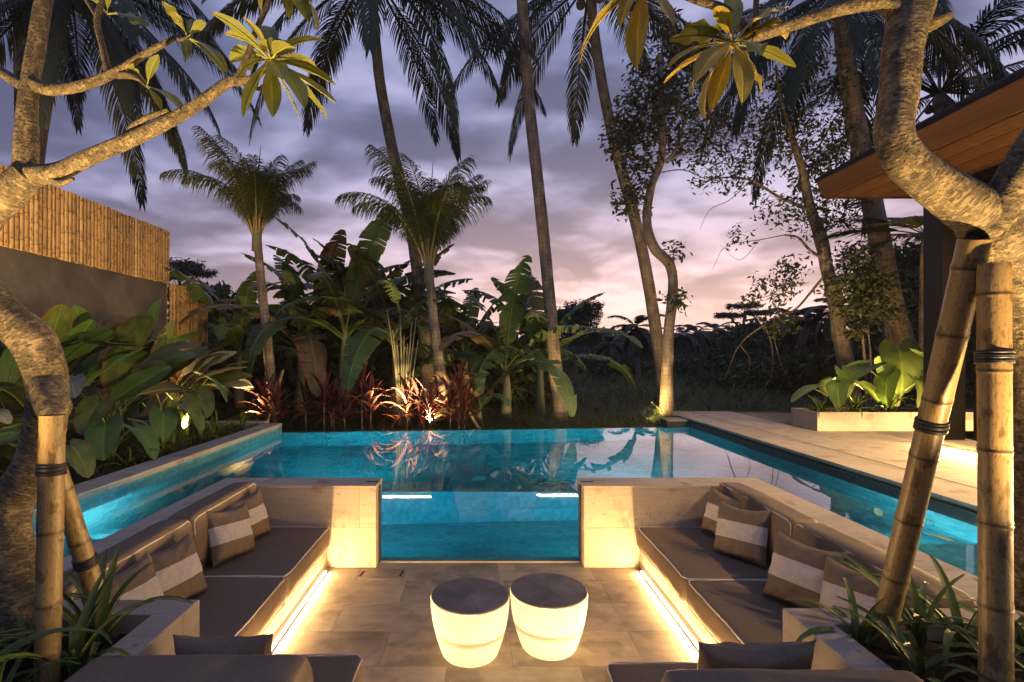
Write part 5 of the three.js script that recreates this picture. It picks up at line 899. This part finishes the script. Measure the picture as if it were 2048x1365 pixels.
{ // small fan palms low in that bed
  const fan = [0, 1, 2].map((k) => frondGeo({ len: 1.0, elev: 0.9 - 0.3 * k, curl: 0.9, n: 26, ll: 0.42, lw: 0.05, hang: 0.15, vee: 0.1, petiole: 0.2, rad: 0.014, seed: 560 + k }));
  [[V(-4.75, 0.775, -4.35), 'feathery palm lit yellow low beside the frangipani trunk', 0.85], [V(-6.1, 0.775, -6.0), 'feathery palm with raised leaves before the dark wall near the view edge', 1.75]].forEach(([p, label, s], i) => { const t = thing('feather_palm', label, 'palm', p, 0, 'feathery palms in the garden bed'), q = rng(1500 + i); mesh('stem', tube([V(0, 0, 0), V(0, 0.3 * s, 0)], [0.04, 0.03], { rs: 8, seg: 2 }), M.twig, t); for (let k = 0; k < 9; k++) { const f = mesh('frond', fan[k % 3], M.lily[k % 3], t); f.position.y = 0.3 * s; f.rotation.y = k * 2.4 + q(); f.scale.setScalar(s * (0.85 + 0.3 * q())); } });
  const t = thing('bromeliad', 'rusty red bromeliad rosette among the paddle leaves by the bamboo screen', 'plant', V(-5.35, 1.55, -9.3)), q = rng(1510); mesh('stem', tube([V(0, -0.8, 0), V(0, 0, 0)], [0.03, 0.03], { rs: 6, seg: 2 }), M.twig, t);
  for (let k = 0; k < 16; k++) { const f = mesh('leaf', CL[k % 4], M.rust, t); f.rotation.y = k * 2.4; f.scale.set(1.3, 0.7, 0.7).multiplyScalar(0.9 + 0.3 * q()); f.position.y = -0.01 * k; }
}

// fallen frangipani leaves floating in the two arms of the pool
[[1850, 1068, 4.04, 0.4, M.frangiOld[1], 'yellow fallen leaf floating over the pool steps beside the deck'], [58, 1076, 3.95, 2.2, M.dry, 'brown fallen leaf floating in the pool arm beside the coping'], [1812, 1040, 4.4, 1.3, M.frangi[1], 'green fallen leaf floating in the pool arm beside the deck']].forEach(([u, v, d, t, m, label]) => { const p = at(u, v, d), f = topMesh('fallen_leaf', FL[0], m, label, 'leaf', 'fallen leaves in the pool'); f.position.set(p.x, WL + 0.006, p.z); f.rotation.y = t; f.scale.setScalar(0.62); });

// ------------------------------------------------------------------ slender trees with small leaves
function smallTree(label, base, trunkPts, rads, branches, leafSpots, seed, mat, leafSize) {
  const t = thing('slender_tree', label, 'tree', base), rel = (p) => p.clone().sub(base);
  mesh('trunk', tube(trunkPts.map(rel), rads, { rs: 10, seg: trunkPts.length * 7, lump: 0.14, freq: 3, seed }), mat, t);
  branches.forEach(([pts, r0, r1], i) => mesh('branch', tube(pts.map(rel), pts.map((_, k) => lerp(r0, r1, k / (pts.length - 1))), { rs: 6, seg: pts.length * 5, lump: 0.12, freq: 4, seed: seed + i }), mat, t));
  const q = rng(seed), spray = leafQuads(14, leafSize, leafSize * 1.7, seed), list = [], twigs = [];
  for (const [c, rad, n] of leafSpots) for (let k = 0; k < n; k++) {
    const d = V(q() - 0.5, q() - 0.5, q() - 0.5).normalize().multiplyScalar(rad * Math.cbrt(q())); d.y *= 0.8; const p = rel(c).add(d); list.push([p.x, p.y, p.z, 0.75 + 0.5 * q(), q() * 6.28, q() * 1.2]);
    if (k % 2 === 0) { const c0 = rel(c), m = c0.clone().lerp(p, 0.5).add(V(q() - 0.5, q() - 0.3, q() - 0.5).multiplyScalar(rad * 0.35)); twigs.push(tube([c0, m, p], [0.008, 0.006, 0.003], { rs: 4, seg: 5, cap: false })); }
  }
  if (twigs.length) mesh('twigs', mergeGeometries(twigs), M.twig, t).userData.kind = 'stuff';
  scatter('crown', spray, M.smallLeaf, list, t);
}
{ // cut-topped tree at the infinity edge
  const A = (u, v, d = 11.0) => at(u, v, d), L = (u, v, d, r, n) => [at(u, v, d), r, n];
  smallTree('slender tree with a sawn-off leader standing at the deck end of the infinity edge', A(1332, 850), [A(1332, 850), A(1334, 760), A(1338, 660), A(1346, 580), A(1340, 530), A(1308, 495), A(1294, 440), A(1304, 370), A(1322, 320), A(1324, 230), A(1320, 108)], [0.15, 0.125, 0.115, 0.105, 0.105, 0.11, 0.095, 0.085, 0.08, 0.068, 0.062],
    [[[A(1312, 345), A(1285, 318), A(1262, 312), A(1244, 300)], 0.045, 0.02], [[A(1318, 330), A(1345, 310), A(1366, 250), A(1360, 222)], 0.04, 0.015], [[A(1340, 320), A(1372, 305), A(1420, 305)], 0.03, 0.008], [[A(1322, 345), A(1366, 340), A(1420, 360), A(1480, 362)], 0.016, 0.005], [[A(1320, 180), A(1350, 150), A(1370, 120)], 0.02, 0.008], [[A(1322, 240), A(1296, 200), A(1280, 160)], 0.018, 0.006]],
    [L(1290, 230, 11, 0.75, 60), L(1250, 265, 10.9, 0.55, 42), L(1345, 210, 11.1, 0.75, 62), L(1300, 150, 11, 0.5, 26), L(1385, 265, 11.2, 0.7, 48), L(1270, 320, 11, 0.45, 26), L(1390, 120, 11.2, 0.8, 44), L(1350, 100, 11.2, 0.5, 22), L(1275, 400, 11, 0.4, 18), L(1330, 60, 11, 0.35, 9), L(1352, 600, 10.9, 0.16, 8), L(1350, 505, 11, 0.15, 6), L(1262, 380, 11, 0.3, 10)], 601, M.palmbark, 0.125);
}
{ // sparse tree in front of the villa
  const A = (u, v, d = 12.0) => at(u, v, d), L = (u, v, d, r, n) => [at(u, v, d), r, n];
  smallTree('sparse crooked tree with wiry bare twigs growing behind the deck planter', A(1712, 850), [A(1712, 850), A(1700, 760), A(1680, 670), A(1672, 610), A(1655, 540), A(1640, 470), A(1622, 420), A(1602, 330), A(1580, 260), A(1560, 190), A(1552, 130)], [0.19, 0.17, 0.16, 0.15, 0.14, 0.13, 0.11, 0.08, 0.06, 0.04, 0.02],
    [[[A(1650, 520), A(1620, 500), A(1596, 475), A(1570, 470)], 0.04, 0.02], [[A(1622, 420), A(1560, 395), A(1500, 360), A(1440, 356), A(1390, 372)], 0.045, 0.01], [[A(1602, 330), A(1640, 290), A(1668, 240), A(1690, 215)], 0.03, 0.008], [[A(1655, 545), A(1622, 585), A(1590, 620), A(1530, 650), A(1480, 690), A(1450, 760)], 0.035, 0.008],
      [[A(1530, 650), A(1545, 700), A(1540, 760), A(1500, 800)], 0.014, 0.005], [[A(1590, 620), A(1550, 640), A(1560, 720), A(1590, 780)], 0.014, 0.004], [[A(1480, 690), A(1500, 720), A(1488, 770)], 0.01, 0.004], [[A(1500, 362), A(1460, 400), A(1420, 420), A(1400, 460)], 0.012, 0.003], [[A(1440, 356), A(1405, 330), A(1375, 290)], 0.012, 0.004], [[A(1570, 470), A(1520, 480), A(1450, 495), A(1425, 540)], 0.013, 0.003], [[A(1520, 480), A(1480, 520), A(1440, 490)], 0.008, 0.003], [[A(1580, 262), A(1530, 250), A(1480, 270)], 0.018, 0.006], [[A(1640, 472), A(1680, 440), A(1700, 400)], 0.025, 0.008], [[A(1672, 610), A(1690, 560), A(1720, 520)], 0.03, 0.012], [[A(1560, 192), A(1610, 160), A(1650, 130)], 0.014, 0.005]],
    [L(1600, 300, 12, 0.75, 34), L(1540, 260, 12, 0.8, 33), L(1480, 270, 12.1, 0.8, 30), L(1430, 330, 12, 0.7, 23), L(1640, 250, 12, 0.8, 34), L(1680, 300, 12, 0.7, 30), L(1640, 380, 12, 0.75, 38), L(1690, 410, 12, 0.7, 33), L(1610, 440, 11.9, 0.5, 19), L(1500, 340, 12, 0.6, 18), L(1560, 400, 12, 0.55, 15), L(1540, 160, 12, 0.9, 26), L(1620, 150, 12, 0.8, 26), L(1700, 180, 12.2, 0.7, 19), L(1545, 590, 11.6, 0.55, 22), L(1590, 540, 11.6, 0.4, 10), L(1560, 640, 11.7, 0.4, 11), L(1450, 240, 12, 0.5, 11), L(1705, 520, 12, 0.5, 17), L(1480, 470, 12, 0.3, 5)], 602, M.palmbark, 0.115);
  smallTree('leafy sapling with two thin stems between the sparse tree and the leaning palm', A(1738, 850, 10.6), [A(1738, 850, 10.6), A(1730, 720, 10.6), A(1722, 640, 10.6), A(1716, 560, 10.6)], [0.03, 0.026, 0.02, 0.01], [[[A(1742, 850, 10.6), A(1742, 720, 10.6), A(1736, 640, 10.6), A(1744, 560, 10.6)], 0.024, 0.008]],
    [L(1715, 610, 10.6, 0.42, 40), L(1740, 570, 10.6, 0.42, 42), L(1690, 570, 10.6, 0.36, 26), L(1720, 520, 10.6, 0.4, 30), L(1755, 620, 10.6, 0.36, 26), L(1710, 660, 10.6, 0.2, 10)], 603, M.palmbark, 0.12);
}
{ // fan palm fronds beside the dark column
  const t = thing('fan_palm', 'green palm with fan-like fronds showing beside the dark villa column', 'palm', V(9.35, 0.5, -10.9)), g = [0, 1, 2].map((k) => frondGeo({ len: 1.25, elev: 0.7 - 0.35 * k, curl: 0.5, n: 30, ll: 0.75, lw: 0.045, hang: 0.25, vee: 0.1, sweep: 0.8, petiole: 0.3, rad: 0.016, seed: 570 + k }));
  mesh('trunk', tube([V(0, -0.7, 0), V(0.05, 2, 0), V(0.1, 4.1, 0)], [0.12, 0.10, 0.09], { rs: 10, seg: 14, lump: 0.1 }), M.palmbark, t); const c = new THREE.Group(); c.name = 'crown'; c.position.set(0.1, 4.1, 0); t.add(c);
  for (let k = 0; k < 14; k++) { const f = mesh('frond', g[k % 3], M.frondYoung, c); f.rotation.y = k * 2.4; f.scale.setScalar(1 + 0.2 * (k % 2)); }
}
// ------------------------------------------------------------------ grass, undergrowth, the wood far behind
{
  const q = rng(1601), edge = [], tuft = [grassTuft(26, 0.55, 1, 1.3, 0.010), grassTuft(22, 0.5, 2, 0.9, 0.014)];
  for (let k = 0; k < 420; k++) { const x = lerp(-0.4, 4.3, q()), z = lerp(-10.25, -12.6, q() ** 1.4); edge.push([x, 0.36 + 0.1 * q(), z, 0.8 + 0.5 * q(), q() * 6.28, 0.1]); }
  const e = scatter('edge_grass', tuft[0], M.grass, edge, scene); tag(e, 'fountain grass drooping along the bed beyond the infinity edge', 'grass');
  const low = []; for (let k = 0; k < 520; k++) { const x = lerp(-5.6, 0.3, q()), z = lerp(-9.95, -12.5, q() ** 1.3); low.push([x, 0.34, z, 0.55 + 0.5 * q(), q() * 6.28, 0.2]); }
  tag(scatter('bed_grass', tuft[1], M.grass, low, scene), 'low green ground cover between the red cordylines', 'ground cover');
  const gc = []; for (let k = 0; k < 900; k++) { const x = lerp(-6.4, -3.86, q()), z = lerp(-9.2, -3.2, q()); gc.push([x, 0.76, z, 0.28 + 0.35 * q(), q() * 6.28, 0.25]); }
  tag(scatter('ground_cover', tuft[1], M.grass, gc, scene), 'dark ground cover under the broad leaves of the garden bed', 'ground cover');
  const fld = []; for (let k = 0; k < 9000; k++) { const d = lerp(12.4, 60, q() ** 1.5), a = lerp(-0.75, 0.85, q()), x = Math.sin(a) * d, z = -Math.cos(a) * d; if (z > -12.3) continue; fld.push([x, groundY(x, z) - 0.05, z, 0.9 + 1.1 * q() + d * 0.012, q() * 6.28, 0.2]); }
  tag(scatter('field_grass', tuft[1], M.grass, fld, scene), 'tall wild grass of the dim field behind the pool', 'grass');
  const wisps = []; for (let k = 0; k < 26; k++) { const p = at(1318 + q() * 40, 862, 10.3 + q() * 0.5); wisps.push([p.x, 0.5, p.z, 1.0 + 0.5 * q(), q() * 6.28, 0.15]); }
  tag(scatter('lit_grass', tuft[0], M.lily[2], wisps, scene), 'grass lit yellow round the foot of the slender tree', 'grass');
}
{ // undergrowth and woods: sprays of leaves filling lumpy crowns
  const q = rng(1701), spray = leafQuads(9, 0.34, 0.34, 41), near = [], far = [];
  const crown = (list, c, rx, ry, n, s) => { for (let k = 0; k < n; k++) { const a = q() * 6.283, e = Math.asin(q() * 1.6 - 0.6), b = Math.pow(q(), 0.3) * (0.78 + 0.4 * fbm(a * 1.3 + c.x, e * 2 + c.z, 9, 2)); list.push([c.x + Math.cos(a) * Math.cos(e) * rx * b, c.y + Math.sin(e) * ry * b, c.z + Math.sin(a) * Math.cos(e) * rx * b, s * (0.7 + 0.6 * q()), q() * 6.28, 0.5]); } };
  for (const [u, v, d, rx, ry] of [[440, 770, 14.5, 1.4, 1.3], [520, 740, 15, 1.6, 1.6], [610, 730, 15.5, 1.7, 1.7], [700, 720, 15, 1.7, 1.7], [790, 720, 15.5, 1.6, 1.6], [880, 730, 15, 1.5, 1.5], [960, 750, 15.5, 1.5, 1.3], [1040, 760, 16, 1.5, 1.2], [470, 700, 18, 2, 1.8], [430, 690, 17, 1.6, 1.8]]) crown(near, at(u, v, d), rx, ry, 520, 1.0);
  for (const [u, v, d, rx, ry] of [[1450, 780, 24, 1.6, 0.6], [1560, 770, 22, 1.7, 0.9], [1640, 765, 20, 1.8, 1.3], [1800, 740, 16.5, 1.8, 1.8], [1740, 760, 17, 1.7, 1.4], [1860, 700, 17, 1.8, 2.0], [1930, 680, 16, 1.8, 2.2], [1990, 650, 17, 2, 2.5], [1820, 610, 19, 1.8, 2.2], [1870, 590, 20, 1.7, 2.0]]) crown(near, at(u, v, d), rx, ry, 520, 1.0);
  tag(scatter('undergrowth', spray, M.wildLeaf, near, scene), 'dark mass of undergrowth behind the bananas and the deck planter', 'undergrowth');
  for (let k = 0; k < 90; k++) { const d = 34 + q() * 34, u = lerp(-150, 2200, q()), h = (u < 1430 ? 0.5 : 0.8) + q() ** 2.5 * 1.5, p = at(u, 709, d); crown(far, V(p.x, groundY(p.x, p.z) + h * 0.9, p.z), 2.6 + q() * 2.0, h, 560, 1.35); }
  for (let k = 0; k < 60; k++) { const d = 75 + q() * 50, u = lerp(-200, 2250, q()), h = 1.3 + q() * 1.5, p = at(u, 709, d); crown(far, V(p.x, groundY(p.x, p.z) + h * 0.9, p.z), 5 + q() * 4, h, 520, 2.6); }
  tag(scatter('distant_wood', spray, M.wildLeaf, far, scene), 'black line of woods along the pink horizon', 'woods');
}
const DF = [0, 1, 2, 3].map((k) => frondGeo({ len: 3.0, elev: 0.9 - 0.5 * k, curl: 1.3, n: 28, ll: 0.8, lw: 0.17, hang: 0.6, vee: 0.2, rad: 0.05, seed: 590 + k }));
[[1272, 655, 36, 1.0, 'distant palm standing clear against the pink sky'], [1222, 690, 44, 0.95, 'distant palm low beside the clear one'], [1365, 672, 46, 1.0, 'distant palm just past the leaning trunk'], [1392, 668, 50, 1.1, 'distant palm second past the leaning trunk'], [1590, 640, 34, 0.9, 'distant palm behind the hanging twigs'], [1630, 645, 32, 1.0, 'distant palm against the wood behind the sparse tree'], [1475, 668, 48, 1.0, 'distant palm under the umbrella tree'], [1672, 620, 30, 1.05, 'distant palm behind the sparse tree trunk'], [1548, 655, 42, 1.0, 'distant palm between the umbrella tree and the hanging twigs'], [1430, 662, 58, 1.2, 'distant palm small on the woods line']].forEach(([u, v, d, s, label], i) => {
  const top = at(u, v, d), gy = groundY(top.x, top.z) - 0.2, t = thing('distant_palm', label, 'palm', V(top.x, gy, top.z), i, 'distant palms on the horizon'); mesh('trunk', tube([V(0.2, 0, 0), V(0.1, (top.y - gy) * 0.5, 0), V(0, top.y - gy, 0)], [0.2, 0.15, 0.12], { rs: 6, seg: 6 }), M.twig, t);
  for (let k = 0; k < 16; k++) { const f = mesh('frond', DF[Math.floor(k / 4)], M.frond, t); f.position.y = top.y - gy; f.rotation.y = k * 2.4; f.scale.setScalar(s * (0.68 + 0.03 * (k % 5))); }
});
// umbrella-crowned trees
[[358, 560, 26, 1.0, 'flat-crowned tree showing past the end of the bamboo fence'], [1487, 640, 60, 2.0, 'flat-crowned tree on the horizon over the field'], [1150, 650, 40, 1.2, 'round tree on the horizon beside the banana leaves']].forEach(([u, v, d, s, label], i) => {
  const c = at(u, v, d), gy = groundY(c.x, c.z) - 0.2, t = thing('umbrella_tree', label, 'tree', V(c.x, gy, c.z), 0, 'flat-crowned trees far off'), q = rng(1800 + i), list = [], h = c.y - gy;
  mesh('trunk', tube([V(0, 0, 0), V(0.2 * s, h * 0.6, 0), V(0, h, 0)], [0.25 * s, 0.15 * s, 0.06 * s], { rs: 7, seg: 8 }), M.twig, t);
  const layers = i === 2 ? [[0, 0.0, 1.5], [0.6, 0.9, 1.2], [-0.7, 0.5, 1.1], [0.2, -0.9, 1.5]] : [[0.1, 0.75, 1.0], [0.9, 0.35, 0.8], [-0.8, 0.2, 0.8], [0.5, -0.5, 1.3], [1.6, -0.55, 0.9]];
  for (const [x, y, w] of layers) { mesh('limb', tube([V(0, h * 0.8, 0), V(x * s * 0.7, h + y * s - 0.3 * s, 0), V(x * s, h + y * s, 0)], [0.08 * s, 0.05 * s, 0.02 * s], { rs: 5, seg: 5 }), M.twig, t); for (let k = 0; k < (i === 2 ? 420 : 260); k++) { const a = q() * 6.283, r = Math.sqrt(q()) * w * s; list.push([x * s + Math.cos(a) * r, h + y * s + (q() - 0.4) * (i === 2 ? 0.9 : 0.2) * s, Math.sin(a) * r, 0.5 * s * (0.6 + q() * 0.6), q() * 6.28, 0.6]); } }
  scatter('crown', leafQuads(8, i === 2 ? 0.42 : 0.24, 0.3, 60 + i), M.wildLeaf, list, t);
});

renderer.render(scene, camera);
